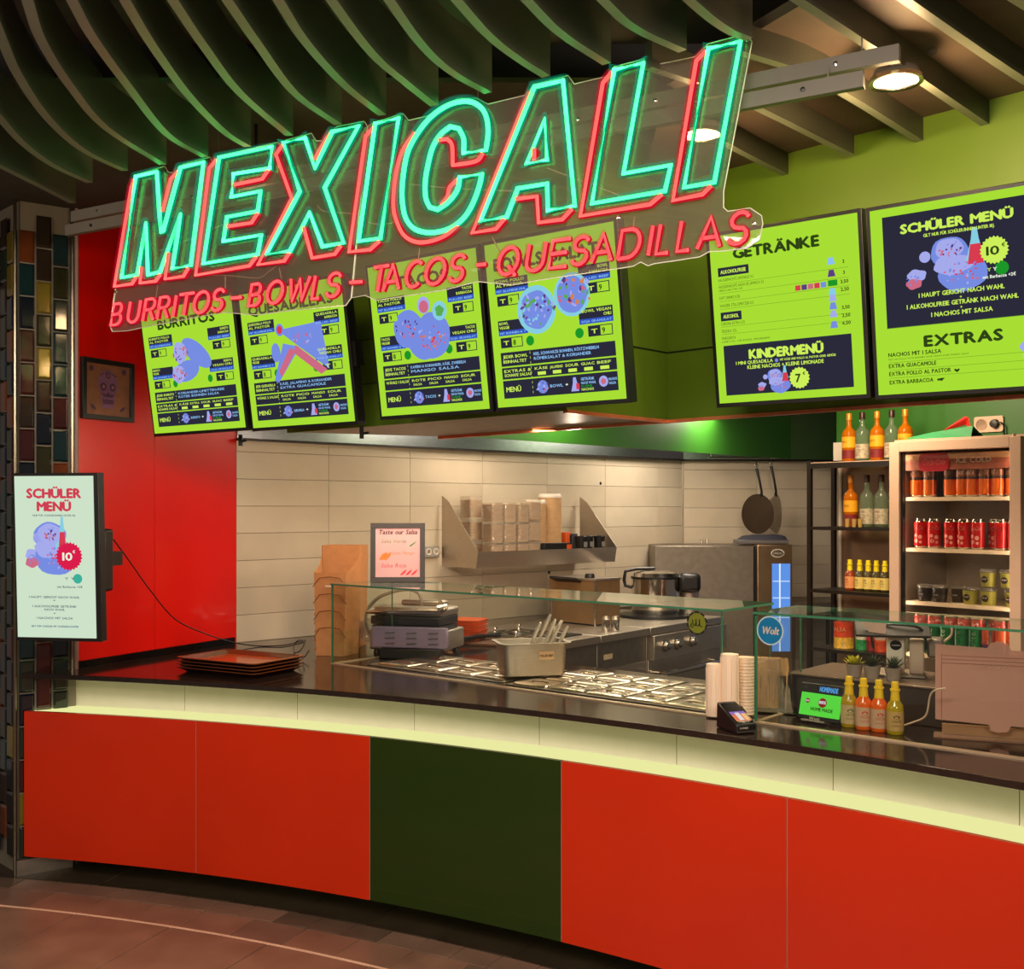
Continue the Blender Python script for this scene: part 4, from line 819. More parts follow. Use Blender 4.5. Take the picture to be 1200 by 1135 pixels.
b.build('skull_shape', mat('mauve_ink', (140, 92, 128), .5), t)
b = MB()
for sx in (-1, 1):
    b.disc(cx+sx*.028, cz+.015, .019, .019, .0100, 16)
    b.disc(cx+sx*.10, cz+.095, .014, .014, .0105, 10); b.disc(cx+sx*.09, cz-.085, .02, .008, .0105, 8, sx*.6)
b.poly([(cx-.008, cz-.022), (cx+.008, cz-.022), (cx, cz-.006)], .010)
for i in range(7): b.rect(cx-.030+i*.0092, cx-.024+i*.0092, cz-.066, cz-.044, .010)
b.disc(cx, cz+.068, .014, .014, .010, 8)
for i in range(7): b.disc(cx-.045+i*.015, cz+.088-abs(i-3)*.006, .005, .005, .0095, 8)
b.build('skull_details', mat('plum_ink', (84, 44, 78), .5), t)
b = MB()
for sx in (-1, 1):
    b.disc(cx+sx*.028, cz+.015, .009, .009, .0092, 12); b.disc(cx+sx*.04, cz-.03, .006, .006, .0095, 8)
b.disc(cx, cz+.068, .006, .006, .0092, 8); b.build('ink_dots', mat('rose_ink', (170, 110, 120), .5), t)
b = MB(); b.box(fr, Wd-fr, .006, .008, fr, Hd-fr); b.build('cover_glass', clear('picture_glass', (250, 250, 250), .8), t, smooth=False)
# ================================================================ KITCHEN EQUIPMENT
kraft_b = mat('bowl_kraft', (208, 172, 130), .6, 0, .08, 25)
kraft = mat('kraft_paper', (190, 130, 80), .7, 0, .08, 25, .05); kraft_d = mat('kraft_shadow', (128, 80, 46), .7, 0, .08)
brown_tray = mat('brown_tray', (92, 48, 22), .18, 0, .1, 10); tray_rim = mat('tray_rim', (190, 95, 30), .25, 0, .1)
orange_pl = mat('orange_plastic', (205, 84, 30), .4); film = clear('plastic_film', (240, 238, 232), 3.4, .16, (245, 236, 220), .12)
clear_pl = clear('clear_plastic', (232, 232, 228), 1.2, .10, (220, 215, 205), .03)
def rrect(w_, d_, r, n=4, x=0, y=0):
    P = []
    for cx_, cy_, a0 in ((w_/2-r, d_/2-r, 0), (-w_/2+r, d_/2-r, 90), (-w_/2+r, -d_/2+r, 180), (w_/2-r, -d_/2+r, 270)):
        for i in range(n+1):
            a = R_(a0+90*i/n); P.append((x+cx_+r*math.cos(a), y+cy_+r*math.sin(a)))
    return P
def loft(b, secs, T=None, cap0=True, cap1=True):
    n = len(secs[0][0]); v = []; f = []
    for P, z in secs: v += [(p[0], p[1], z) for p in P]
    for j in range(len(secs)-1):
        for i in range(n): f.append([j*n+i, j*n+(i+1) % n, (j+1)*n+(i+1) % n, (j+1)*n+i])
    if cap0: f.append(list(range(n))[::-1])
    if cap1: f.append([(len(secs)-1)*n+i for i in range(n)])
    return b.add(v, f, T)

# ---- wall shelf with packed bowls
sp = at(516, 663, 7.06); HS = frame((sp.x+.011, sp.y-.012, 0), math.degrees(math.atan2((BW1-RW1).y, (BW1-RW1).x)))
sh = thing('wall_shelf', 'stainless steel wall shelf with sloping side brackets, loaded with packed paper bowls', 'shelf', HS @ T3(0, 0, 1.28))
SW, SD = 1.27, .33
for x in (0, SW):
    P = [(0, 0), (-SD, 0), (-SD-.02, .10), (-.07, .41), (0, .45)]
    b = MB(); b.plate([(p[0], p[1]) for p in P], -.0015, .0015, T3(x, 0, 0, rz=90)); o = b.build('side_bracket', steel, sh)
b = MB(); b.box(0, SW, -SD, 0, .018, .024); b.build('shelf_board', steel, sh)
b = MB(); b.add([(0, -SD, 0), (SW, -SD, 0), (SW, -SD-.02, .10), (0, -SD-.02, .10), (0, -SD+.004, 0), (SW, -SD+.004, 0), (SW, -SD-.016, .10), (0, -SD-.016, .10)], [[0, 1, 2, 3], [5, 4, 7, 6], [3, 2, 6, 7], [0, 4, 5, 1], [0, 3, 7, 4], [1, 5, 6, 2]]); b.build('front_lip', steel, sh)
SB = HS @ T3(0, 0, 1.3045)
def bowl_pack(x, y, levels, label, w_=.105, h_=.125):
    t = thing('bowl_pack', label, 'bowls', SB @ T3(x, y, 0, random.uniform(-4, 4)), 'wrapped paper bowls on the wall shelf')
    for k in range(levels):
        z0 = k*h_; b = MB()
        for i in range(6):
            za = z0+i*.019; r = w_/2*(.93+.03*(i % 2)); loft(b, [(rrect(2*r-.012, 2*r-.012, .012, 3), za), (rrect(2*r, 2*r, .014, 3), za+.018)])
        b.build('bowl_stack', kraft_b, t)
        b = MB(); secs = []
        rnd = random.Random(int(x*100)+k)
        for i in range(7):
            P = rrect(w_-.002, w_-.002, .02, 4); P = [(p[0]*(1+rnd.uniform(-.03, .02)), p[1]*(1+rnd.uniform(-.03, .02))) for p in P]; secs.append((P, z0+.001+i*(h_-.006)/6))
        loft(b, secs); b.build('plastic_wrap', film, t, smooth=False)
bowl_pack(.16, -.10, 3, 'wrapped kraft bowl pack at the back left end of the wall shelf', .115, .142)
for i, x in enumerate((.205, .319, .433)):
    bowl_pack(x, -.255, 3 if i else 3, 'wrapped kraft bowl stack, %s from the left in the shelf front row' % ORD[i], .108, .128)
bowl_pack(.552, -.235, 3, 'tallest wrapped kraft bowl stack next to the unwrapped bowls', .112, .135)
def round_stack(x, y, n, r, label, lidded, dz=.0135):
    t = thing('bowl_stack', label, 'bowls', SB @ T3(x, y, 0))
    for i in range(n):
        MB().lathe([(r*.80, 0), (r*.97, .03), (r, .031), (r, .036), (r*.95, .036)], 22, T3(0, 0, i*dz)).build('bowl', kraft_b, t)
    MB().lathe([(r*1.0, n*dz+.024), (r*1.02, n*dz+.034), (r*.9, n*dz+.05), (0, n*dz+.05)], 22).build('lid', white_pl if lidded else kraft, t)
round_stack(.675, -.16, 26, .070, 'tall unwrapped stack of kraft bowls with a pale lid, beside the wrapped packs', True)
round_stack(.84, -.13, 29, .080, 'tallest round stack of kraft bowls at the right on the wall shelf', True)
def carton(name, lab, T, w_, d_, h_, m, stripe=None, cat='box'):
    t = thing(name, lab, cat, T); MB().box(0, w_, 0, d_, 0, h_).build('carton', m, t, bevel=.002)
    if stripe: MB().box(w_*.78, w_*.96, -.0012, 0, h_*.1, h_*.9).build('printed_end', stripe, t)
    return t
carton('flat_box', 'low black box with an orange end on the wall shelf', SB @ T3(.60, -.325, 0), .26, .09, .115, black, orange_pl)
carton('small_box', 'orange and black small box right of the tall bowl stack on the shelf', SB @ T3(.925, -.20, 0, 6), .05, .06, .18, orange_pl, black)
carton('small_box', 'dark grey small box with a pale print beside the orange box on the shelf', SB @ T3(.985, -.20, 0, -4), .05, .06, .17, mat('slate_card', (60, 62, 70), .5), white_pl)
for i, (x, y) in enumerate([(1.03, -.24), (1.115, -.22), (1.20, -.25)]):
    t = thing('black_cup', 'small black paper cup, %s from the left at the right end of the wall shelf' % ORD[i], 'cup', SB @ T3(x, y, 0), 'black cups on the wall shelf')
    MB().lathe([(.030, 0), (.040, .150), (.042, .152), (.040, .154), (.036, .15), (.028, .01)], 18).build('cup', black, t)
    MB().poly([(-.018, .08), (.018, .08), (.018, .115), (-.018, .115)], -.0405).build('print', mat('grey_print', (120, 118, 115), .6), t)
p = at(402, 683, 6.6)
t = thing('wall_outlet_strip', 'small grey double socket on the tiled wall behind the framed salsa card', 'socket', BF @ T3((BF.inverted() @ at(505, 645, 7.0)).x, -.03, 1.375))
MB().box(-.06, .06, 0, .03, -.035, .035).build('housing', mat('socket_grey', (150, 146, 140), .4), t, bevel=.004)
for x in (-.03, .03): MB().lathe([(.022, 0), (.022, .004), (.016, .004), (.014, 0)], 14, T3(x, 0, 0, rx=90)).build('insert', white_pl, t)

# ---- back line: steel ranges along the tiled wall
L0, L1 = Vector((.10, 6.00, 0)), Vector((1.50, 7.72, 0))
LF, LL = wall_frame(L0, L1)
units = [(.09, .62, 'steel bain-marie unit with black rimmed well, left end of the back line'), (.63, 1.16, 'steel base unit with a pale badge in the middle of the back line'), (1.17, LL-.10, 'steel range with two round knobs and a long oven handle bar')]
def lpt(x, y, z=0): return LF @ Vector((x, y, z))
for i, (x0, x1, lab) in enumerate(units):
    t = thing('range_unit', lab, 'stove', LF @ T3(x0, 0, 0)); w_ = x1-x0
    MB().box(0, w_, .03, .78, .0, .12).build('plinth', black, t)
    MB().box(0, w_, .0, .80, .12, .86).build('body', steel_dark, t, bevel=.003)
    MB().box(-.0, w_, -.03, .82, .86, .905).build('top', steel, t, bevel=.004)
    MB().box(.01, w_-.01, -.006, 0, .14, .70).build('door_panel', steel, t, bevel=.002)
    if i == 0:
        MB().box(.02, w_-.03, .08, .58, .905, .912).build('well_rim', black, t)
    if i < 2: MB().text('SILIT' if i else 'GASTRO', w_*.12, .735, None, .02, -.0065, 1).build('badge_lettering', white_pl, t) if False else MB().box(.06, .15, -.008, -.005, .755, .785).build('maker_badge', mat('pale_badge', (190, 170, 140), .4), t)
    if i == 2:
        MB().box(.01, w_-.01, -.05, -.0, .70, .855).build('control_panel', steel, t, bevel=.003)
        for k, x in enumerate((.13, .27, .46)):
            kn = MB(); kn.lathe([(.040, 0), (.040, .008), (.028, .012), (.026, .035), (.018, .04), (0, .04)], 18, T3(x, -.05, .785, rx=90)); kn.build('knob', steel_shiny, t)
        b = MB(); b.tube([(.05, -.10, .62), (w_-.1, -.10, .62)], .018, 10); b.tube([(.08, -.10, .62), (.08, 0, .62)], .01); b.tube([(w_-.14, -.10, .62), (w_-.14, 0, .62)], .01); b.build('door_handle', steel_shiny, t)
# round lids on the bain-marie
for i, (x, y) in enumerate([(.12, .20), (.30, .20), (.48, .20), (.20, .42), (.42, .42)]):
    t = thing('pot_lid', 'round shiny pot lid, %s on the back bain-marie well counted from its left' % ORD[i], 'lid', LF @ T3(x, y, .914), 'pot lids on the bain-marie')
    MB().lathe([(.082, 0), (.082, .006), (.07, .012), (.03, .02), (0, .021)], 24).build('lid', steel_shiny, t)
    MB().lathe([(.010, .02), (.008, .034), (.016, .038), (.014, .046), (0, .048)], 12).build('lid_knob', steel_shiny, t)
# steel counter oven box under the shelf
cb_ = at(697, 731, 6.98); MF = frame((cb_.x, cb_.y, 0), math.degrees(math.atan2((BW1-RW1).y, (BW1-RW1).x)))
t = thing('countertop_oven', 'brown steel box oven with a black knob on top, standing under the wall shelf', 'oven', MF @ T3(0, 0, .906))
MB().box(0, .24, 0, .40, .008, .285).build('body', mat('bronze_steel', (150, 118, 82), .4, .7, .08), t, bevel=.003)
MB().tube([(0, -.002, .0), (0, -.002, .285)], .006, 6).build('edge_strip', steel_shiny, t)
MB().box(-.006, .246, -.006, .406, .285, .297).build('top_plate', steel, t)
MB().lathe([(.032, .297), (.032, .312), (.026, .325), (0, .325)], 16, T3(.05, .09, 0)).build('knob', black, t)
b = MB(); b.box(.06, .20, .12, .34, 0, .012, T3(-.12, .0, .315, 0, 0, 22)); b.build('open_flap', black, t)
for i, (px_, nm) in enumerate([(710, 'left'), (721, 'right')]):
    p = foot(px_, 739, .906); t = thing('salt_shaker', 'small steel shaker, %s of the pair by the counter oven' % nm, 'shaker', p)
    MB().lathe([(.024, 0), (.026, .05), (.024, .07)], 14).build('body', steel_shiny, t); MB().lathe([(.025, .07), (.018, .088), (0, .092)], 14).build('cap', steel, t)
# rice cooker
p = Vector(((768-CX)/F*7.62, 7.62, .906))
t = thing('rice_cooker', 'large round steel rice cooker with black handle and lid band', 'rice cooker', p)
MB().lathe([(.36*.5+.07, 0), (.25, .008), (.25, .018), (.20, .024)], 30).build('base_dish', black, t)
MB().lathe([(.155, .02), (.165, .05), (.165, .26)], 32).build('body', steel_shiny, t)
MB().lathe([(.168, .26), (.168, .276)], 32).build('lid_band', black, t)
MB().lathe([(.166, .276), (.150, .30), (.10, .312), (0, .316)], 32).build('lid', steel_shiny, t)
b = MB(); b.tube([(-.16, .0, .20), (-.205, .0, .21), (-.215, 0, .25), (-.205, 0, .31), (-.13, .02, .325), (.0, .05, .327)], .012, 8); b.build('lid_handle', black, t)
b = MB(); b.box(.15, .30, -.10, .04, .17, .30); b.build('hinge_block', black, t, bevel=.03)
MB().lathe([(.07, .0), (.07, .18)], 16, T3(.24, .06, 0)).build('side_pot', steel, t)
# combi oven at the right wall
ov = at(768, 716, 8.02); OVF = T3(ov.x, 8.02, 0, -1)
t = thing('combi_oven', 'big stainless combi oven with a glowing blue glass door and round badge', 'oven', OVF)
X1 = (884-768)/F*8.05; X2 = (927-768)/F*8.0
MB().box(0, X1-.01, 0, .62, .0, 1.375).build('side_panel', steel_dark, t, bevel=.004)
MB().box(X1-.006, X1+.006, .01, .6, .8, 1.37).build('door_gap', black, t)
MB().box(X1+.01, X2, -.03, .62, .0, 1.385).build('body', mat('warm_steel', (165, 140, 110), .3, .9, .08), t, bevel=.006)
MB().box(X1+.115, X2-.015, -.034, -.03, .62, 1.25).build('door_window', emit('oven_blue_light', (96, 150, 235), .95), t)
for z in (.86, 1.00, 1.12): MB().box(X1+.12, X2-.02, -.037, -.034, z, z+.008).build('rack', emit('rack_light', (190, 215, 250), 1), t)
MB().box(X1+.165, X1+.175, -.037, -.034, .62, 1.25).build('inner_tube', emit('tube_white', (225, 240, 255), 1), t)
b = MB(); b.disc(X1+.155, 1.325, .048, .030, -.0335, 26); b.build('badge', white_pl, t); b = MB(); b.disc(X1+.155, 1.325, .042, .024, -.0345, 26); b.build('badge_inner', mat('badge_grey', (90, 80, 70), .4), t)
MB().text('UNOX', X1+.155, 1.317, .058, .016, -.0355, 1, 'c').build('badge_lettering', white_pl, t)
t = thing('folded_case', 'dark grey case lying on top of the combi oven', 'case', OVF @ T3(.62, .08, 1.387))
MB().box(0, .36, 0, .25, 0, .03).build('base', mat('grey_box', (86, 84, 84), .5), t, bevel=.006); 
b = MB(); loft(b, [(rrect(.34, .24, .04, 3, .19, .12), .03), (rrect(.30, .20, .05, 3, .20, .12), .055), (rrect(.2, .14, .05, 3, .22, .12), .065)]); b.build('cover', mat('navy_cloth', (34, 34, 46), .7), t)
p = at(934, 661, 8.6)
t = thing('wall_card', 'small framed notice card on the tiled wall right of the oven', 'notice', T3(p.x, 8.84, p.z+.02, 5)); 
b = MB(); b.box(-.055, .055, -.012, -.002, -.12, .12); b.build('frame', black, t); MB().rect(-.045, .045, -.10, .10, -.0125).build('card', mat('pale_card', (170, 160, 165), .6), t)
b = MB(); 
for k in range(7): b.rect(-.035, .03-.01*(k % 3), .07-k*.025, .076-k*.025, -.0132)
b.build('text_lines', mat('ink', (90, 84, 90), .6), t, kind='stuff')
p = at(958, 705, 8.2); t = thing('side_table', 'narrow dark steel table top beyond the oven', 'table', T3(p.x, 8.0, 0)); MB().box(-.25, .18, 0, .5, .93, .97).build('top', steel_dark, t)
for x in (-.22, .15): MB().tube([(x, .03, 0), (x, .03, .93)], .015).build('leg', black, t)
for x in (-.22, .15): MB().tube([(x, .46, 0), (x, .46, .93)], .015).build('leg', black, t)
p = at(826, 637, 8.7); t = thing('tap_fitting', 'small double metal fitting on the tiles above the oven panel', 'fitting', T3(p.x, 8.745, p.z))
for x in (-.02, .02): MB().tube([(x, 0, .03), (x, -.03, .03), (x, -.04, -.01)], .008).build('stub', steel, t)

# ---- two pans hanging from the hood
def pan(lab, px, py, Y, r, yaw, roll, top, hm, im):
    c = at(px, py, Y); t = thing('frying_pan', lab, 'pan', Matrix.Translation(c))
    R1 = Matrix.Rotation(R_(yaw), 4, 'Z') @ Matrix.Rotation(R_(roll), 4, 'Y') @ Matrix.Rotation(R_(90), 4, 'X')   # lathe axis points to the hall
    MB().lathe([(r*.74, -.045), (r*.82, -.040), (r, .0), (r*1.015, .002), (r*.985, .002)], 32, R1).build('outside', hm, t)
    MB().lathe([(r*.985, .002), (r*.78, -.038), (0, -.040)], 32, R1, cap=False).build('inside', im, t)
    e = R1 @ Vector((0, r, .0)); tp = at(*top, Y)-c; tp.y = e.y-.02
    b = MB(); b.tube([e+Vector((0, .01, -.01)), e+(tp-e)*.12+Vector((0, -.02, 0)), e+(tp-e)*.55+Vector((0, -.018, 0)), tp], [.013, .009, .009, .012], 8); b.build('handle', black, t)
    lp_ = [tp+Vector((.012*math.sin(a*.7854), 0, .022-.012*math.cos(a*.7854))) for a in range(8)]+[tp+Vector((0, 0, .01)), tp+Vector((0, .02, .06))]
    MB().tube(lp_, .003, 6).build('hook', steel_shiny, t)
pan('left of two hanging frying pans, dark iron with a scorched brown patch', 888, 602, 8.42, .150, -50, 14, (885, 549), mat('pan_outside', (70, 60, 52), .3, .9), mat('pan_iron', (112, 74, 42), .35, .3, .75, 7))
pan('right of two hanging frying pans, bright steel with a slim handle', 910, 602, 8.58, .150, 62, -6, (902.5, 546), mat('pan_steel', (150, 140, 128), .2, 1, .2, 8), mat('pan_steel', (150, 140, 128), .2))
t = thing('hanging_rail', 'thin steel rail under the hood from which two pans hang', 'rail', Vector((1.6, 8.46, 2.035)))
b = MB(); b.tube([(-.1, 0, 0), (.62, .08, 0)], .006, 8); b.build('rod', steel_shiny, t)
for x in (-.08, .6): MB().tube([(x, .01, 0), (x, .01, .06), (x, .25, .06)], .005, 6).build('bracket', steel_shiny, t)

# ---- left end of the counter: trays, kraft bags, grill
TRF = T3(-1.234, 5.04, WT+.001, -30)
for i in range(4):
    t = thing('serving_tray', ['brown plastic serving tray at the bottom of the stack on the left counter end', 'brown serving tray, second from the bottom of the stack', 'brown serving tray, third from the bottom of the stack', 'brown serving tray with an orange inner face, topmost of the stack'][i], 'tray', TRF @ T3(random.uniform(-.002, .002), random.uniform(-.002, .002), i*.0142), 'stacked brown trays')
    b = MB(); loft(b, [(rrect(.42, .28, .03), 0), (rrect(.48, .335, .03), .020), (rrect(.484, .339, .031), .020), (rrect(.484, .339, .031), .024)], cap1=False)
    loft(b, [(rrect(.484, .339, .031), .024), (rrect(.462, .317, .026), .024), (rrect(.41, .27, .026), .004)], cap0=False); b.build('dish', brown_tray, t)
    if i == 3:
        b = MB(); loft(b, [(rrect(.478, .333, .031), .0245), (rrect(.464, .319, .028), .0250)], cap0=False, cap1=False); b.build('rim_edge', tray_rim, t)
        b = MB(); b.prism(rrect(.405, .265, .026), .005, .0065); b.build('inner_face', mat('tray_inside', (186, 74, 18), .15, 0, .15, 5), t)
p = foot(389, 769, WT); BGF = T3(p.x, p.y+.06, WT+.001, -14)
t = thing('kraft_bag_stack', 'tall stack of nested kraft paper bags with folded gussets, front one', 'paper bags', BGF)
for i in range(7):
    o_ = i*.012; b = MB(); h_ = .50-.012*i; w_ = .098-.003*i
    # gusseted sheet: open folded V sides around a front face
    P = [(-w_-.012, .10-o_), (-w_+.004, .035-o_*.9), (-w_+.012, -.05+o_*.2), (w_-.012, -.05+o_*.2), (w_-.004, .035-o_*.9), (w_+.010, .10-o_)]
    n = len(P); zt_ = [h_, h_-.05, h_-.085, h_-.085, h_-.05, h_]
    v = [(x*.86, y, 0) for x, y in P]+[(x, y, z) for (x, y), z in zip(P, zt_)]
    b.add(v, [[k, k+1, n+k+1, n+k] for k in range(n-1)]); o = b.build('bag_sheet', kraft, t, smooth=False); so = o.modifiers.new('s', 'SOLIDIFY'); so.thickness = .0012
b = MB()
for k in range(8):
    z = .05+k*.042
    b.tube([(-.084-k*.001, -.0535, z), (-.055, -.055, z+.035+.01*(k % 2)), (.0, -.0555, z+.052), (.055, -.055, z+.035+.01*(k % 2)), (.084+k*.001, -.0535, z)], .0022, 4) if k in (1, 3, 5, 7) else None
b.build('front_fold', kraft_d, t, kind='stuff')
b = MB()
for k in range(9):
    z = .03+k*.045; b.add([(-.106, .09, z+.06), (-.082, -.052, z-.012), (-.084, -.055, z-.004), (-.110, .088, z+.075)], [[0, 1, 2, 3]])
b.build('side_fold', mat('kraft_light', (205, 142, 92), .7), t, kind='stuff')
MB().box(-.022, .022, -.058, -.056, .345, .352).build('label_slip', white_pl, t)
p = foot(400, 762, WT)
t = thing('kraft_bag_stack', 'second kraft paper bag standing open behind the front bag stack', 'paper bags', T3(p.x-.01, p.y+.20, WT+.001, -8))
b = MB(); loft(b, [(rrect(.20, .13, .004, 1), 0), (rrect(.215, .15, .004, 1), .54)], cap1=False); o = b.build('bag_wall', kraft, t, smooth=False); so = o.modifiers.new('s', 'SOLIDIFY'); so.thickness = .0015
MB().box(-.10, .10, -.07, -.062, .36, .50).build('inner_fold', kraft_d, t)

p = foot(485, 768, WT); CGF = T3(p.x, p.y+.16, WT+.001, -20)
t = thing('contact_grill', 'steel contact grill with ribbed black plates, curved cable and chrome handle', 'grill', CGF)
MB().box(-.20, .20, -.14, .16, .02, .12).build('base', steel, t, bevel=.008)
for x in (-.17, .17):
    for y in (-.11, .12): MB().lathe([(.02, 0), (.015, .02)], 12, T3(x, y, 0)).build('foot', black, t)
MB().box(-.185, .185, -.135, .10, .12, .145).build('lower_plate', black, t)
b = MB(); b.box(-.19, .19, -.145, .10, .15, .19); b.build('upper_plate', black, t, bevel=.004)
for k in range(16): pass
MB().box(-.195, .195, -.12, .11, .19, .235).build('lid', steel, t, bevel=.015)
b = MB(); b.tube([(-.18, -.13, .22), (-.18, -.20, .215), (.23, -.21, .225), (.24, -.17, .245), (.19, -.12, .265), (.15, -.05, .27)], .009, 8); b.build('handle', steel_shiny, t)
b = MB(); b.tube([(.2, -.19, .245), (.245, -.17, .255)], .017, 10); b.build('handle_grip', steel_shiny, t)
b = MB(); b.tube(smooth_line([Vector(q) for q in ((-.20, .05, .03), (-.28, .02, .08), (-.29, 0, .18), (-.22, -.0, .27), (-.08, 0, .315), (.0, .02, .30), (.02, .03, .23))], 6), .009, 8); b.build('cable', mat('grey_cable', (150, 140, 125), .4), t)
b = MB(); b.lathe([(.06, 0), (.085, .02), (.09, .10), (.06, .12)], 18, T3(-.25, .04, .04)); b.build('side_coil', clear_pl, t)
b = MB(); b.box(-.10, .14, .02, .10, .235, .262); b.build('spring_cover', steel, t, bevel=.01)
p = foot(483, 770, WT)
t = thing('plastic_tub', 'translucent lilac plastic tub in front of the contact grill', 'tub', T3(p.x, p.y-.04, WT+.001, -12))
lil = clear('lilac_plastic', (190, 178, 200), .8, .35, (176, 160, 190), .1)
MB().box(-.19, .19, -.045, -.0, .055, .155).build('tub_wall', lil, t, bevel=.006)
MB().box(-.15, .16, -.05, .03, 0, .052).build('stand', black, t, bevel=.004)
b = MB()
for r_ in range(3):
    for c_ in range(3): b.tube([(-.12+c_*.11, -.047, .075+r_*.026), (-.07+c_*.11, -.047, .078+r_*.026)], .004, 6)
b.build('slots', steel_shiny, t, kind='stuff')
p = foot(543, 756, WT)
for k in range(4):
    t = thing('orange_plate', 'orange plate, %s from the bottom of the small stack behind the grill' % ORD[k], 'plate', T3(p.x, p.y+.15, WT+.018+k*.028, -20), 'orange plates behind the grill')
    b = MB(); loft(b, [(rrect(.20, .16, .02), 0), (rrect(.23, .19, .03), .026)], cap1=True); b.build('plate', orange_pl, t)
t = thing('cutting_board', 'thin dark cutting board under the orange plates', 'board', T3(p.x+.02, p.y+.14, WT+.001, -20)); MB().box(-.22, .22, -.14, .14, 0, .015).build('board', mat('board_brown', (96, 60, 38), .5), t, bevel=.003)
for k, (a, b_, c_, d_, m_, lab) in enumerate([(523, 748, 552, 744, mat('wood_spoon', (196, 150, 100), .5), 'pale wooden spatula lying behind the salad wells'), (540, 750, 585, 743, black, 'black tongs lying behind the salad wells')]):
    q0, q1 = foot(a, b_, WT+.035), foot(c_, d_, WT+.035)
    t = thing('kitchen_tool', lab, 'utensil', T3(q0.x, q0.y, WT+.035)); d = q1-q0
    MB().tube([(0, 0, 0), (d.x*.6, d.y*.6, .004), (d.x, d.y, .0)], [.012, .010, .016], 8).build('handle', m_, t)
    if k: MB().tube([(0, 0, .01), (d.x*.5, d.y*.5-.03, .012), (d.x, d.y-.01, .0)], .008, 8).build('arm', m_, t)
# framed salsa card on the glass
p = at(466, 681, 5.34)
t = thing('salsa_sign', 'dark framed handwritten pink salsa card standing on top of the glass case', 'sign', T3(p.x, p.y, 1.2935, 4) @ Matrix.Rotation(R_(-5), 4, 'X'))
b = MB(); W2, H2, fr = .262, .285, .024
for q in ((-W2/2, W2/2, 0, fr), (-W2/2, W2/2, H2-fr, H2), (-W2/2, -W2/2+fr, fr, H2-fr), (W2/2-fr, W2/2, fr, H2-fr)): b.box(q[0], q[1], 0, .016, q[2], q[3])
b.build('frame', mat('dark_brown_frame', (38, 26, 20), .4), t, bevel=.001)
b = MB(); b.box(-W2/2+fr, W2/2-fr, .006, .010, fr, H2-fr); b.build('paper', mat('pink_paper', (212, 165, 170), .6, 0, .12, 3), t)
MB().text('#Taste our Salsa'.replace('#', ''), 0, H2-fr-.03, .185, .022, .0055, 1, 'c', slant=.2).build('title_writing', mat('ink_plum', (70, 20, 40), .6), t, kind='stuff')
MB().text('Salsa Verde', -.02, H2-fr-.072, .12, .018, .0055, 0, 'c', slant=.2).build('green_writing', mat('ink_green', (90, 130, 90), .6), t, kind='stuff')
MB().text('Salsa Mango', .025, H2-fr-.128, .11, .016, .0055, 0, 'c', slant=.2).build('orange_writing', mat('ink_orange', (225, 130, 90), .6), t, kind='stuff')
MB().text('Salsa Roja', -.02, H2-fr-.19, .12, .020, .0055, 0, 'c', slant=.2).build('red_writing', mat('ink_red', (205, 60, 80), .6), t, kind='stuff')
b = MB(); b.poly([(.055, .175), (.085, .195), (.095, .205), (.08, .185), (.06, .17)], .0052); b.build('green_chili', mat('ink_leaf', (40, 120, 50), .6), t)
for k in range(3):
    b = MB(); x = .01+k*.026; b.poly([(x, .034), (x+.012, .034), (x+.026, .046), (x+.034, .062), (x+.018, .052)], .0052); b.build('red_chili', mat('ink_red2', (215, 40, 60), .6), t)
for k in range(2):
    b = MB(); x = -.09+k*.02; b.poly([(x, .11), (x+.014, .105), (x+.034, .125), (x+.040, .145), (x+.016, .135)], .0052); b.build('orange_chili', mat('ink_or2', (230, 120, 40), .6), t)
MB().box(-.03, .03, .016, .08, 0, .006).build('easel_foot', black, t)

# ================================================================ SALAD WELLS (inside the left case)
def gloc(px, py, z=WT): q = GF.inverted() @ foot(px, py, z); return q.x, q.y
well = thing('salad_well', 'steel frame of the sunken salad wells in the worktop', 'salad bar', GF @ T3(0, 0, WT))
MB().box(.16, 1.0, .085, .54, .0005, .004).build('well_frame', steel_dark, well, bevel=.001)
MB().box(1.04, 2.02, .06, .60, .0005, .004).build('well_frame', steel_dark, well, bevel=.001)
lid_m = mat('lid_steel', (214, 196, 172), .24, 1, .06, 20)
def gn_lid(a, b_, w_, d_, lab, open_=False, grp='steel lids of the salad wells'):
    t = thing('pan_lid', lab, 'lid', GF @ T3(a+w_/2, b_+d_/2, WT+.0045), grp)
    b = MB(); R0 = min(w_, d_)*.30
    loft(b, [(rrect(w_, d_, .015), 0), (rrect(w_, d_, .015), .004), (rrect(w_-.016, d_-.016, .013), .009), (rrect(R0*2.3, R0*1.7, R0*.8), .0095), (rrect(R0*2.0, R0*1.4, R0*.69), .0085), (rrect(R0*1.5, R0*.9, R0*.44), .003), (rrect(R0*.8, R0*.3, R0*.14), .001)]); b.build('lid', lid_m, t)
    b = MB(); b.tube([(-R0*.9, 0, .0085), (-R0*.4, 0, .0105), (R0*.4, 0, .0105), (R0*.9, 0, .0085)], .0035, 6); b.build('grip', lid_m, t)
rows = [(.20, .11, 'front', 4, .195, .17), (.20, .30, 'back', 4, .195, .19)]
for a0, b0, rn, n, w_, d_ in rows:
    for k in range(n): gn_lid(a0+k*.2, b0, w_, d_, 'rectangular steel lid, %s from the left in the %s row of the left wells' % (ORD[k], rn))
for a0, b0, rn, n, w_, d_ in [(1.06, .075, 'front', 5, .185, .16), (1.06, .245, 'middle', 5, .185, .16), (1.06, .415, 'back', 5, .185, .16)]:
    for k in range(n): gn_lid(a0+k*.19, b0, w_, d_, 'rectangular steel lid, %s from the left in the %s row of the right wells' % (ORD[k], rn))
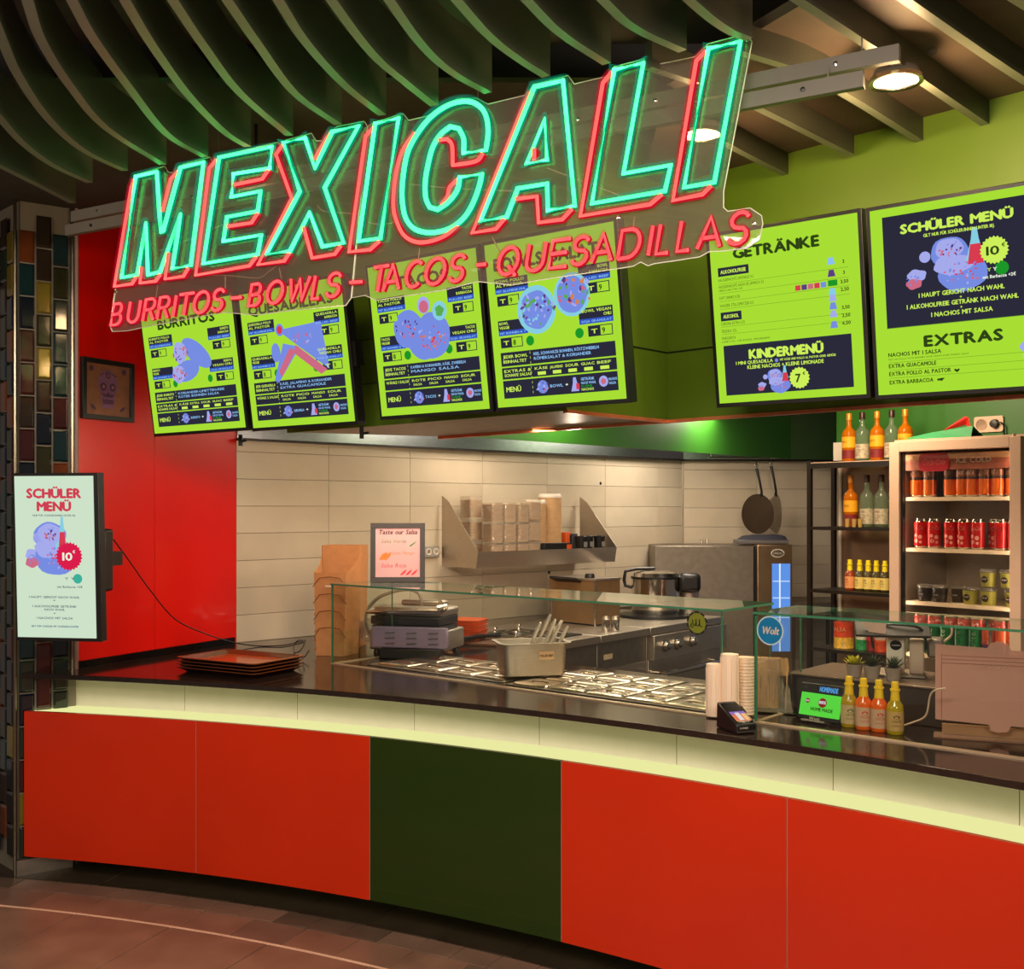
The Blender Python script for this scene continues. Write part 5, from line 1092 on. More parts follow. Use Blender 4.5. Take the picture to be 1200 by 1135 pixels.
# deep steel container with tongs
fa, fb = gloc(590, 799); fa2, fb2 = gloc(662, 789)
cp = foot(626, 793, WT); ang = math.degrees(math.atan2((foot(662, 789, WT)-foot(590, 799, WT)).y, (foot(662, 789, WT)-foot(590, 799, WT)).x))
TF = frame((foot(592, 799, WT).x, foot(592, 799, WT).y, WT+.022), 13)
t = thing('tong_container', 'deep rectangular steel container holding tongs and spoons, with a worn label', 'container', TF)
Wc, Dc, Hc = .265, .155, .135
b = MB(); loft(b, [(rrect(Wc, Dc, .025, 4, Wc/2, Dc/2), 0), (rrect(Wc+.02, Dc+.02, .028, 4, Wc/2, Dc/2), Hc), (rrect(Wc+.055, Dc+.055, .028, 4, Wc/2, Dc/2), Hc+.002), (rrect(Wc+.055, Dc+.055, .028, 4, Wc/2, Dc/2), Hc+.006), (rrect(Wc+.016, Dc+.016, .026, 4, Wc/2, Dc/2), Hc+.006), (rrect(Wc-.01, Dc-.01, .025, 4, Wc/2, Dc/2), .01)], cap1=True); b.build('pan', steel, t)
MB().box(Wc*.55, Wc*.80, -.012, -.006, .070, .105).build('label_slip', mat('worn_label', (188, 150, 110), .6), t)
MB().text('PULLED BEEF', Wc*.675, .082, .055, .010, -.0125, 1, 'c').build('label_lettering', black, t, kind='stuff')
tong_m = mat('tong_steel', (225, 215, 200), .35, .75, .05)
for k, (x0, y0, x1, y1, z1) in enumerate([(.08, .06, .16, .02, .225), (.11, .09, .215, .06, .255), (.14, .06, .235, .05, .235), (.16, .09, .275, .09, .225), (.20, .07, .285, .03, .205)]):
    t2 = thing('serving_tongs', 'steel serving tool, %s from the left in the steel container' % ORD[k], 'utensil', TF @ T3(x0, y0, .02), 'tools in the steel container')
    d = Vector((x1-x0, y1-y0, z1-.02)); s_ = Vector((-d.y, d.x, 0)).normalized()*.007
    MB().tube([(0, 0, 0), d*.9+s_, d], [.004, .009, .006], 6).build('arm', tong_m, t2)
    MB().tube([s_, d*.85-s_, d], [.004, .009, .006], 6).build('arm', tong_m, t2)
# plastic sleeves with white cups at the case end
for k, (px, py, r, h_, lab) in enumerate([(839, 842, .029, .185, 'shorter tall stack of white cups at the left in the glass corner'), (857, 843, .032, .222, 'tallest stack of white cups in the glass corner'), (876, 840, .030, .205, 'stack of translucent plastic lids right of the white cup stacks')]):
    p = foot(px, py, WT); t = thing('cup_stack', lab, 'cups', T3(p.x, p.y+.03, WT+.006))
    body = mat('cup_white', (238, 214, 188), .5, 0, .02) if k < 2 else mat('lid_cream', (232, 205, 176), .4, 0, .03)
    MB().lathe([(r, 0), (r, h_-.012), (r*.97, h_-.002), (0, h_)], 24).build('cups', body, t)
    b = MB(); n = int(h_/.0115)
    if k == 2: 
        for i in range(n): b.lathe([(r*1.0, 0), (r*1.05, .002), (r*1.0, .006)], 20, T3(0, 0, i*.0115), cap=False)
    else:
        for i in range(12): a = i*math.pi/6; b.tube([(r*1.005*math.cos(a), r*1.005*math.sin(a), .004), (r*1.005*math.cos(a), r*1.005*math.sin(a), h_-.014)], .0016, 4)
    b.build('ridges', body, t, kind='stuff')
# bag of wooden cutlery + chrome glass holders, inside the right case
p = foot(908, 838, WT)
t = thing('cutlery_bag', 'clear plastic bag full of wooden cutlery inside the right glass case', 'cutlery', T3(p.x, p.y+.08, WT+.004, -20))
b = MB(); secs = []
rnd = random.Random(4)
for i in range(6): 
    P = rrect(.16-.012*i, .075-.006*i, .03, 4, .01*i*0); secs.append(([(x*(1+rnd.uniform(-.08, .08)), y*(1+rnd.uniform(-.1, .1))) for x, y in P], i*.038))
loft(b, secs); b.build('bag', film, t, smooth=False)
wood = mat('birch_wood', (245, 190, 130), .5, 0, .06, 20)
for k in range(14):
    x = -.055+k*.0085; d = (k % 5-2)*.004
    b = MB(); b.plate([(x-.004, .01), (x+.004, .01), (x+.005+d, .12), (x+.010+d, .16), (x+.006+d, .192), (x-.004+d, .196), (x-.009+d, .18), (x-.008+d, .15), (x-.004+d, .12)], -.006+.004*(k % 4)-.01, -.004+.004*(k % 4)-.01); b.build('wooden_spoon', wood, t)
MB().box(-.10, .10, -.055, .07, 0, .003).build('tray_plate', steel_shiny, t)
for k in range(6):
    p = foot(926+k*4.5, 812-k*1.5, 1.0); t = thing('steel_holder', 'small chrome cone of the metal taco holder, %s from the left behind the cutlery bag' % ORD[k], 'holder', T3(p.x, p.y+.12, WT+.10), 'chrome cones behind the cutlery bag')
    MB().lathe([(.012, -.098), (.012, -.03), (.017, .0), (.017, .035), (.013, .035), (.012, .0)], 12).build('cone', steel_shiny, t)

# ---- payment terminal
p = foot(866, 858, WT)
t = thing('card_terminal', 'black card payment terminal with a colourful display on the counter edge', 'card reader', T3(p.x, p.y+.035, WT+.001, 20))
b = MB(); b.add([(-.038, -.06, 0), (.038, -.06, 0), (.038, .07, 0), (-.038, .07, 0), (-.038, -.062, .030), (.038, -.062, .030), (.036, .07, .085), (-.036, .07, .085)], [[3, 2, 1, 0], [0, 1, 5, 4], [1, 2, 6, 5], [2, 3, 7, 6], [3, 0, 4, 7], [4, 5, 6, 7]]); b.build('body', black, t, bevel=.005)
th = math.degrees(math.atan2(.055, .132))
SF_ = T3(0, -.062, .0305, 0, th)
b = MB(SF_); b.prism(rrect(.064, .118, .006, 3, 0, .068), .0, .002); b.build('bezel', black_gloss, t)
for nm, m_, x0, x1, y0, y1 in (('display_glow', emit('terminal_purple', (150, 110, 190), .9), -.028, .028, .058, .074), ('display_glow', emit('terminal_orange', (230, 130, 90), .9), -.028, .028, .018, .058), ('display_field', emit('terminal_white', (235, 225, 225), .9), -.012, .004, .022, .066), ('display_field', emit('terminal_peach', (245, 200, 130), .9), .010, .024, .022, .060)):
    MB(SF_).box(x0, x1, y0, y1, .002 if nm == 'display_glow' else .0026, .0024 if nm == 'display_glow' else .003).build(nm, m_, t)
MB().box(-.036, .036, -.0645, -.062, .004, .010).build('chrome_strip', steel_shiny, t)
MB().text('DANKE', -.012, .016, .03, .006, -.0635, 1, 'c').build('lettering', white_pl, t, kind='stuff')
b = MB(); b.tube([(.038, .02, .045), (.046, .02, .05), (.046, .05, .065)], .006); b.build('side_button', steel_shiny, t)

# ---- small green display
q0, q1 = foot(932, 843, WT), foot(988, 852, WT)
DF = frame((q0.x, q0.y, WT+.001), math.degrees(math.atan2((q1-q0).y, (q1-q0).x))) @ T3(0, .0, 0, 0, -16)
t = thing('counter_display', 'small black tablet display with a bright green page reading HOME MADE', 'display', DF)
Wd, Hd = .172, .135
MB().box(0, Wd, 0, .016, .006, Hd).build('casing', black, t, bevel=.005)
MB().rect(.010, Wd+.0-.004, .022, Hd-.035, -.0006).build('lit_page', emit('display_green', (95, 225, 70), 1), t)
MB().text('#HOMEMADE'.replace('#', ''), Wd*.66, Hd-.027, .07, .018, -.001, 1, 'c').build('blue_lettering', emit('display_blue', (90, 165, 235), 1), t, kind='stuff')
b = MB(); b.disc(Wd*.56, .070, .0165, .0165, -.001, 22); b.build('round_badge', emit('badge_maroon', (140, 30, 40), 1), t); MB().text('100%', Wd*.56, .066, .026, .011, -.0016, 1, 'c').build('badge_lettering', emit('display_white', (240, 240, 250), 1), t, kind='stuff')
b = MB(); b.disc(Wd*.22, .072, .0085, .0085, -.001, 18); b.build('small_badge', MATS['badge_maroon'], t); MB().text('100', Wd*.22, .069, .012, .006, -.0016, 1, 'c').build('badge_lettering', MATS['display_white'], t, kind='stuff')
MB().text('HOME MADE', Wd*.56, .040, .085, .012, -.0012, 1, 'c').build('dark_lettering', emit('display_dark', (20, 50, 20), 1), t, kind='stuff')
MB().text('Wolt', Wd*.42, .0085, .04, .010, -.0006, 1, 'c', slant=.2).build('brand_lettering', white_pl, t, kind='stuff')
MB().box(.04, .13, -.03, .06, .0, .006).build('stand', steel, t)

# ---- riser with succulents, till, acrylic plates
RZ = 1.045
r0, r1 = foot(1042, 853, WT), foot(1110, 860, WT)
rang = math.degrees(math.atan2((r1-r0).y, (r1-r0).x))
RF_ = frame((foot(930, 838, WT).x+.03, foot(930, 838, WT).y+.12, 0), -41)
t = thing('counter_riser', 'dark grey metal riser box behind the sauce bottles carrying plants and till', 'riser', RF_ @ T3(0, 0, WT+.001))
rise = mat('riser_grey', (62, 56, 52), .4, .2, .08)
MB().box(0, .74, 0, .34, 0, RZ-WT-.008).build('body', rise, t, bevel=.003); MB().box(-.01, .75, -.012, .345, RZ-WT-.008, RZ-WT).build('top', mat('riser_top', (120, 100, 86), .35, .4, .08), t, bevel=.002)
pot_m = mat('grey_pot', (150, 134, 122), .7, 0, .1, 30, .05); soil = mat('potting_soil', (50, 38, 30), .9)
pots = [(1001, 'first from the left, yellow-green rosette succulent in a grey concrete pot', (198, 190, 40)), (1022, 'middle succulent with spiky dark green leaves in a grey concrete pot', (46, 66, 34)), (1047, 'right succulent with narrow striped green leaves in a grey concrete pot', (60, 74, 48))]
def riser_at(px, back): 
    # point on the riser top seen in column px, set back from its front edge
    o = RF_ @ Vector((0, back, 0)); d = RF_.to_3x3() @ Vector((1, 0, 0)); k = (px-CX)/F
    s_ = (k*o.y-o.x)/(d.x-k*d.y); return o+d*s_
for i, (px, lab, c) in enumerate(pots):
    q = riser_at(px, .045); t = thing('potted_succulent', lab, 'plant', T3(q.x, q.y, RZ+.0015))
    MB().lathe([(.022, 0), (.030, .042), (.031, .046), (.027, .046), (.026, .038)], 20).build('pot', pot_m, t); MB().lathe([(0, .04), (.0265, .04)], 16, cap=False).build('soil', soil, t)
    lm = mat('succulent_%d' % i, c, .45, 0, .2, 30)
    rnd = random.Random(i+2)
    for k in range(26 if i else 24):
        lev = k/26; a = k*2.4; L = (.056 if i else .040)*(1-.25*lev)+rnd.random()*.006; el = R_((25+55*lev) if i else (10+60*lev))
        d = Vector((math.cos(a)*math.cos(el), math.sin(a)*math.cos(el), math.sin(el))); st = Vector((0, 0, .042)); w_ = (.005 if i else .011)
        b = MB(); n_ = d.cross(Vector((0, 0, 1))).normalized()*w_; u_ = Vector((0, 0, .0012))
        m_ = st+d*L*.5; b.add([st-n_*.5, st+n_*.5, m_+n_+u_, m_-n_+u_, st+d*L+Vector((0, 0, .006 if not i else 0)), m_-u_*2], [[0, 1, 2, 3], [3, 2, 4], [0, 5, 1], [1, 5, 2], [2, 5, 4], [4, 5, 3], [3, 5, 0]])
        b.build('leaf', lm, t)

def hot_sauce(lab, M, body, label_c, cap_c=(236, 196, 30), s_=1.0, art=(50, 70, 30), grp=None, dz=0):
    t = thing('sauce_bottle', lab, 'bottle', M, grp)
    bm = mat('sauce_%d_%d_%d' % body, body, .12, 0, .05, coat=.5)
    MB().lathe([(r*s_, z*s_) for r, z in [(.023, 0), (.0258, .004), (.0258, .078), (.0235, .090), (.0145, .104), (.0125, .112)]], 22).build('glass', bm, t)
    MB().lathe([(r*s_, z*s_) for r, z in [(.0150, .100), (.0125, .132), (.0155, .133), (.0155, .138), (.0115, .139), (.0115, .156), (.0105, .160), (0, .160)]], 18).build('cap', mat('cap_%d_%d_%d' % cap_c, cap_c, .35), t)
    lm = mat('label_%d_%d_%d' % label_c, label_c, .5, 0, .05, 40)
    MB().lathe([(.0262*s_, .012*s_), (.0262*s_, .072*s_)], 22, cap=False).build('paper_label', lm, t)
    b = MB(); am = mat('art_%d_%d_%d' % art, art, .6)
    def wrap(p): 
        a = p[0]/(.0264*s_); return (.0265*s_*math.sin(a), -.0265*s_*math.cos(a), p[2])
    b.text('SALSA', 0, .038*s_, .028*s_, .009*s_, 0, 1, 'c', wrap=wrap); b.text('PICANTE', 0, .026*s_, .026*s_, .005*s_, 0, 1, 'c', wrap=wrap)
    P = [(math.cos(k*.52)*.010*s_, .054*s_+math.sin(k*.52)*.006*s_) for k in range(12)]
    b.add([wrap((x, 0, z)) for x, z in P], [list(range(12))])
    b.build('label_print', am, t, kind='stuff'); return t
sb = [(995, 853.5, (170, 140, 20), (190, 165, 120), (70, 92, 40), 'leftmost of the four hot sauce bottles on the counter, olive sauce'), (1012, 856.5, (232, 100, 16), (200, 160, 130), (196, 40, 50), 'second of the four hot sauce bottles, orange sauce with a red print'), (1030, 859, (232, 96, 16), (196, 156, 126), (190, 40, 50), 'third of the four hot sauce bottles, orange sauce'), (1049, 862, (176, 150, 20), (186, 150, 90), (90, 60, 40), 'rightmost of the four hot sauce bottles, yellow-green sauce')]
for px, py, body, lc, art, lab in sb:
    q = foot(px, py-2.5, WT); hot_sauce(lab, T3(q.x, q.y, WT+.0005, -8), body, lc, s_=1.06, art=art)

# till seen from behind
q = riser_at(1050, .17); TFm = T3(q.x, q.y, RZ+.001, -20)
t = thing('till', 'till seen from behind, pale stand with black round badge and tilted dark screen', 'till', TFm)
MB().box(-.09, .10, -.06, .10, 0, .012).build('base', steel, t, bevel=.004)
MB().box(-.032, .03, -.045, .03, .012, .15).build('stand_column', white_pl, t, bevel=.01)
MB().box(.045, .095, -.03, .03, .012, .135).build('printer', mat('printer_beige', (200, 176, 156), .5), t, bevel=.006)
b = MB(); b.disc(0.0, .115, .020, .018, -.0462, 24); b.build('badge', black_gloss, t); MB().text('orderbird', 0, .112, .028, .006, -.0468, 1, 'c').build('badge_lettering', white_pl, t, kind='stuff')
MB().text('cafe sonic', .0, .055, .045, .016, -.0458, 0, 'c', slant=.2).build('sticker_lettering', black, t, kind='stuff')
b = MB(); S0 = T3(-.01, -.055, .172, 8, 36)
b.box(-.13, .125, -.045, .075, 0, .010, S0); b.build('screen_slab', mat('slab_dark', (34, 26, 24), .6), t, bevel=.003)
b = MB(); b.add([(-.128, -.0925, .170-.058), (-.02, -.0925, .112), (-.06, -.02, .07)], [[0, 2, 1]], None); 
b = MB(); b.plate([(-.135, .222), (-.03, .214), (-.035, .135), (-.066, .135)], -.094, -.088); b.build('white_back', mat('pinkish_white', (214, 178, 160), .45), t)
b = MB(); b.tube(smooth_line([Vector(x) for x in ((-.075, -.05, .10), (-.08, -.055, .15), (-.045, -.06, .185), (.02, -.065, .19), (.08, -.06, .18), (.10, -.05, .14), (.10, -.04, .10))], 5), .0045, 6); b.build('cable', black, t)
b = MB(); b.box(.105, .16, -.02, .06, .07, .14); b.build('side_reader', steel_dark, t, bevel=.008)
cw2 = mat('white_cable', (222, 190, 165), .4)
MB().tube(smooth_line([Vector((q.x+dx, q.y+dy, z)) for dx, dy, z in ((.13, -.05, 1.25), (.17, -.06, 1.24), (.18, -.05, 1.20), (.165, -.02, 1.17))], 5), .004, 6).build('white_cable_loop', cw2, label='white cable loop at the right side of the till', cat='cable')
c = [foot(1062, 849, .93), foot(1078, 846, .94), foot(1088, 838, .96)]
MB().tube(smooth_line([at(1054, 851, 3.70), at(1070, 846, 3.66), at(1085, 838, 3.60), at(1090, 815, 3.56), at(1097, 808, 3.52), at(1108, 806, 3.50)], 5), .003, 6).build('white_usb_cable', cw2, label='white charging cable hanging in front of the dark riser', cat='cable')
# acrylic card holder on the right
qa = foot(1106, 864, WT)
AF = T3(qa.x-.02, qa.y+.02, WT+.001, -22)
t = thing('acrylic_holder', 'pinkish clear acrylic menu holder with round finger tabs at the right end', 'menu holder', AF)
pink_a = clear('pink_acrylic', (226, 200, 190), .8, .42, (245, 196, 180), .15)
Wp = .36
b = MB(); b.plate([(0, .025), (.16, .018), (.165, .0), (.185, -.006), (.215, .0), (.225, .018), (Wp, .012), (Wp, .255), (.225, .258), (.215, .278), (.19, .284), (.165, .278), (.155, .262), (0, .268)], 0, .003, T3(0, 0, .03)); b.build('front_sheet', pink_a, t, smooth=False)
b = MB(); b.box(.01, Wp, .012, .014, .06, .27); b.build('inserted_card', clear('milky_sheet', (225, 205, 195), .4, .5, (205, 160, 145), .2), t)
b = MB(); b.box(-.005, Wp+.02, -.03, .06, 0, .004); b.build('base_plate', clear('base_acrylic', (225, 205, 190), .8, .25, (205, 165, 145), .1), t)
b = MB()
for k in range(3): b.rect(.02, Wp-.03-.02*k, .262-k*.012, .264-k*.012, -.0006)
b.rect(.018, .020, .05, .27, -.0006); b.build('etched_lines', mat('etch_brown', (140, 88, 76), .6), t, kind='stuff')
MB().text('CASA', .10, .225, .13, .022, -.0006, 0).build('faint_lettering', mat('etch_faint', (178, 128, 114), .6), t, kind='stuff')
MB().box(.02, .30, .03, .055, .004, .035).build('support_block', mat('amber_block', (150, 112, 80), .4), t)
# ================================================================ DRINKS FRIDGE
FRO = Vector((1.87, 5.5, 0)); FRF = frame(FRO, -49.8)
fridge = thing('drinks_fridge', 'tall glass-door drinks fridge with pale frame and a red header sign reading ICE COLD', 'fridge', FRF)
FW, FD_, FH = .655, .50, 1.975
pinkish = mat('fridge_paint', (205, 172, 148), .4, 0, .03); inner = mat('fridge_inner', (150, 138, 124), .5, 0, .04); shelf_w = mat('shelf_white', (235, 215, 185), .4)
b = MB()
b.box(0, .03, .05, FD_, .06, FH); b.build('side_wall', pinkish, fridge)
MB().box(FW-.03, FW, .05, FD_, .06, FH).build('side_wall', pinkish, fridge)
MB().box(.03, FW-.03, FD_-.03, FD_, .06, FH).build('back_wall', inner, fridge)
MB().box(.0, FW, .05, FD_, FH, FH+.012).build('roof', pinkish, fridge)
MB().box(.0, FW, .02, FD_, .0, .06).build('base', black, fridge)
MB().box(.031, .045, .055, FD_-.03, .06, FH-.01).build('inner_lining', inner, fridge)
MB().box(FW-.045, FW-.031, .055, FD_-.03, .06, FH-.01).build('inner_lining', inner, fridge)
fst = .052
door = MB().box(.045, FW-.045, .012, .016, .08+fst, FH-fst-.004).build('door', clear('fridge_glass', (238, 236, 232), .7), fridge, smooth=False)
for q in ((0, fst, .07, FH), (FW-fst, FW, .07, FH), (fst, FW-fst, FH-.048, FH), (fst, FW-fst, .07, .13)):
    MB().box(q[0], q[1], 0, .04, q[2], q[3]).build('door_frame', pinkish, door, bevel=.002)
MB().box(fst, fst+.010, .018, .045, .13, FH-.05).build('door_gasket', black, door)
MB().lathe([(.008, 0), (.008, .012)], 8, T3(FW-.04, .02, FH)).build('hinge', pinkish, door)
SHZ = [1.703, 1.452, 1.190, .935, .66, .40]
for z in SHZ: MB().box(.047, FW-.047, .075, FD_-.035, z-.018, z).build('shelf', shelf_w, fridge)
MB().box(.047, FW-.047, .070, .078, 1.835, 1.915).build('header_sign', mat('header_brown', (160, 88, 66), .5, 0, .25, 14), fridge)
MB().box(.047, FW-.047, .068, .070, 1.885, 1.912).build('header_band', mat('header_tan', (196, 150, 104), .5, 0, .2, 14), fridge)
b = MB(T3(.20, .066, 1.872, 0)); b.plate([(x, y) for x, y in rrect(.155, .088, .026, 5)], -.004, 0); b.build('red_badge', mat('badge_red', (190, 18, 44), .35), fridge)
MB().text('Coca-Cola', .20, 1.860, .12, .030, .0605, 0, 'c', slant=.3).build('badge_lettering', mat('badge_pink', (232, 120, 120), .4), fridge, kind='stuff')
MB().text('ICE COLD', .40, 1.866, .17, .026, .0665, 1, 'c').build('header_lettering', white_pl, fridge, kind='stuff')
for x in (.040, FW-.040):
    MB().tube([(x, .046, .14), (x, .046, FH-.06)], .005, 6).build('fill_tube', emit('fridge_fill', (255, 232, 205), 42), door)  # hidden glow tubes added behind the stiles to brighten the shelves
area_light('fridge_light', tuple(FRF @ Vector((.33, .045, 1.30))), tuple(FRF @ Vector((.33, .4, 1.2))), .45, 1.6, (1, .84, .70), .5) if False else None

def can(kind, r=.0325, h=.145):
    spec = {'orange': [((232, 104, 10), 0, .62), ((66, 52, 52), .62, .74), ((150, 90, 60), .74, 1)], 'red': [((205, 22, 24), 0, 1)], 'plainred': [((190, 16, 18), 0, 1)], 'green': [((10, 120, 62), 0, 1)], 'mixed': [((90, 50, 110), 0, .45), ((214, 90, 50), .45, 1)]}[kind]
    t = thing('soda_can', 'can', 'can', T3())
    MB().lathe([(r*.82, 0), (r, .008), (r, .010)], 18, cap=True).build('base_rim', steel_shiny, t)
    for c, a, e in spec:
        m_ = mat('can_%d_%d_%d' % c, c, .25, .2, .08, 20, coat=.3); z0 = .010+a*(h-.026); z1 = .010+e*(h-.026)
        MB().lathe([(r, z0), (r, z1)], 18, cap=False).build('body', m_, t)
    MB().lathe([(r, h-.016), (r*.82, h-.004), (r*.84, h), (r*.78, h-.002), (0, h-.003)], 18).build('lid', steel_shiny, t)
    def wrap(p): 
        a = p[0]/r; return ((r+.0004)*math.sin(a), -(r+.0004)*math.cos(a), p[2])
    b = MB(); txt = {'orange': 'FANTA', 'red': 'Coca-Cola', 'plainred': 'Coca-Cola', 'green': 'Sprite', 'mixed': 'FANTA'}[kind]; w_ = white_pl
    if kind == 'orange': b.text(txt, 0, .105, .045, .022, 0, 1, 'c', wrap=wrap)
    elif kind == 'mixed': b.text(txt, 0, .07, .045, .026, 0, 1, 'c', wrap=wrap)
    elif kind == 'green':
        def wv(p): return wrap((p[2]-.09+.0, 0, .055+p[0]))
        b.text(txt, -.04, .078, .10, .028, 0, 1, 'l', wrap=lambda p: wrap((.102-p[2]-.012, 0, .065+p[0])))
    else:
        b.text('Coke', 0, .092, .046, .022, 0, 1, 'c', wrap=wrap, slant=.2) if False else b.text(txt, 0, .09, .054, .022, 0, 1, 'c', wrap=wrap, slant=.25)
        if kind == 'red':
            for (x, z, q) in ((-.012, .062, .009), (.012, .055, .010), (-.008, .036, .010), (.014, .03, .007)): b.add([wrap((x+q*math.cos(k*.785), 0, z+q*math.sin(k*.785))) for k in range(8)], [list(range(8))])
        w_ = mat('badge_pale_red', (232, 160, 150), .4) if kind == 'red' else mat('badge_dark_red', (120, 10, 14), .4)
    b.build('can_lettering', w_, t, kind='stuff'); return t
protos = {}
def put_can(kind, x, y, z, lab, grp, rz=0, h=.145):
    M = FRF @ T3(x, y, z+.0008, rz)
    if (kind, h) not in protos: t = can(kind, h=h); protos[(kind, h)] = t; t.matrix_world = M; t['label'] = lab; t['group'] = grp
    else: clone(protos[(kind, h)], M, lab, grp)
xs1 = [.085, .152, .255, .322, .372, .434, .497, .566]
ys1 = [.115, .115, .125, .115, .115, .115, .115, .115]
for i, (x, y) in enumerate(zip(xs1, ys1)):
    put_can('orange', min(x, .575), y, SHZ[0], 'orange soda can, %s from the left on the top fridge shelf' % ORD[i], 'orange cans on the top fridge shelf', random.uniform(-25, 25))
for i, (x, k) in enumerate([(.105, 'red'), (.175, 'red'), (.262, 'red'), (.330, 'red'), (.398, 'red'), (.455, 'red'), (.510, 'plainred'), (.575, 'plainred')]):
    put_can(k, x, .115 if i != 5 else .17, SHZ[1], 'red cola can, %s from the left on the second fridge shelf%s' % (ORD[i], ', plain red' if k != 'red' else ''), 'red cans on the second fridge shelf', random.uniform(-30, 30))
cup_d = mat('dessert_dark', (40, 32, 26), .35); cup_g = mat('dessert_green', (150, 146, 54), .45, 0, .08); seal = mat('dark_seal', (36, 22, 24), .5)
def dessert(x, y, z, dark, lab):
    t = thing('dessert_cup', lab, 'cup', FRF @ T3(x, y, z+.0008), 'dessert cups in the fridge')
    MB().lathe([(.030, 0), (.036, .055), (.037, .066)], 20).build('cup', cup_d if dark else cup_g, t)
    MB().lathe([(.038, .066), (.039, .072), (.034, .084), (.0, .086)], 20).build('clear_lid', clear_pl, t)
    b = MB(); b.disc(0, .036, .017, .016, -.0362, 18, T=T3(0, 0, 0, 0, 4)); b.build('round_seal', seal, t)
    b = MB(); b.text('SO GUT', 0, .033, .024, .006, -.0395, 1, 'c'); b.build('seal_lettering', white_pl, t, kind='stuff')
for i, (x, d) in enumerate([(.12, 1), (.20, 1), (.27, 1), (.355, 0), (.445, 0), (.56, 0)]):
    dessert(x, .125+(.05 if i in (2, ) else 0), SHZ[2], d, ('dark' if d else 'green')+' dessert cup, %s from the left on the third fridge shelf' % ORD[i])
for i, x in enumerate((.44, .535)): dessert(x, .13, SHZ[2]+.0885, 0, 'green dessert cup stacked in the upper layer, %s of two on the third fridge shelf' % ['left', 'right'][i])
for i, (x, k) in enumerate([(.10, 'green'), (.17, 'green'), (.24, 'green'), (.315, 'green'), (.385, 'green'), (.45, 'mixed'), (.515, 'mixed'), (.572, 'mixed')]):
    put_can(k, x, .115, SHZ[3], ('green lemonade can' if k == 'green' else 'orange and purple soda can')+', %s from the left on the fourth fridge shelf' % ORD[i], 'cans on the fourth fridge shelf', random.uniform(-20, 20), h=.168)
# things on top of the fridge, socket on the wall
t = thing('paper_flag', 'folded green and red paper decoration lying on top of the fridge', 'decoration', FRF @ T3(.03, .12, FH+.013))
b = MB(); b.add([(.0, 0, 0), (.34, -.02, .0), (.34, .0, .055), (.12, .02, .035), (0, .01, .015), (.0, .12, 0), (.34, .12, 0)], [[0, 1, 2, 3, 4], [0, 5, 6, 1], [4, 3, 2, 6, 5]]); b.build('green_sheet', mat('paper_green', (20, 130, 70), .6), t, smooth=False)
b = MB(); b.add([(.17, .03, .04), (.27, .05, .105), (.30, .03, .10), (.335, .02, .0), (.305, .035, .0), (.28, .05, .065)], [[0, 5, 2, 1], [5, 4, 3, 2]]); b.build('red_sheet', mat('paper_red', (225, 35, 30), .6), t, smooth=False)
def side_x(px): # distance along the side wall seen in column px
    o = SF @ Vector((0, 0, 0)); d = SF.to_3x3() @ Vector((1, 0, 0)); k = (px-CX)/F; return (k*o.y-o.x)/(d.x-k*d.y)
sx = side_x(1160); sq = SF @ Vector((sx, 0, 0)); sz = EYE+(595-497)/F*sq.y
t = thing('wall_socket', 'pale double wall socket with a round black plug on the green wall', 'socket', SF @ T3(sx, -.004, sz))
b = MB(); b.plate(rrect(.155, .082, .01, 3), -.012, 0); b.build('plate', mat('socket_pale', (222, 186, 160), .4), t)
MB().lathe([(.030, .012), (.030, .015), (.026, .015), (.025, .004), (0, .004)], 22, T3(-.038, 0, 0, rx=90)).build('empty_insert', mat('socket_inner', (190, 155, 130), .4), t)
MB().lathe([(.024, .012), (.020, .035), (.0, .037)], 18, T3(.036, 0, 0, rx=90)).build('plug', black, t)
MB().tube([(.036, -.03, 0), (.075, -.03, .004), (.085, -.02, -.01), (.087, -.01, -.12)], .004, 6).build('plug_cord', black, t)

# ================================================================ BOTTLE SHELF
SHF = frame((1.678, 6.25, 0), -49.8); SHW, SHD = .60, .235
unit = thing('bottle_shelf', 'black metal frame shelf with four boards of bottles and tins beside the fridge', 'shelf', SHF)
fm_ = mat('frame_black', (30, 24, 18), .4, .3)
for x in (0, SHW):
    for y in (0, SHD): MB().box(x-.012, x+.012, y-.012, y+.012, 0, 1.915).build('post', fm_, unit)
BZ = [1.905, 1.545, 1.195, .870, .45]
for i, z in enumerate(BZ):
    MB().box(.012, SHW-.012, -.010, SHD+.01, z-.018, z).build('shelf_board', fm_ if i else mat('pale_top_board', (190, 160, 135), .4), unit)
    if i == 0: MB().box(-.012, SHW+.012, -.013, -.0105, z-.035, z-.005).build('front_bar', fm_, unit)
def shx(px, y=.1):
    o = SHF @ Vector((0, y, 0)); d = SHF.to_3x3() @ Vector((1, 0, 0)); k = (px-CX)/F; return (k*o.y-o.x)/(d.x-k*d.y)
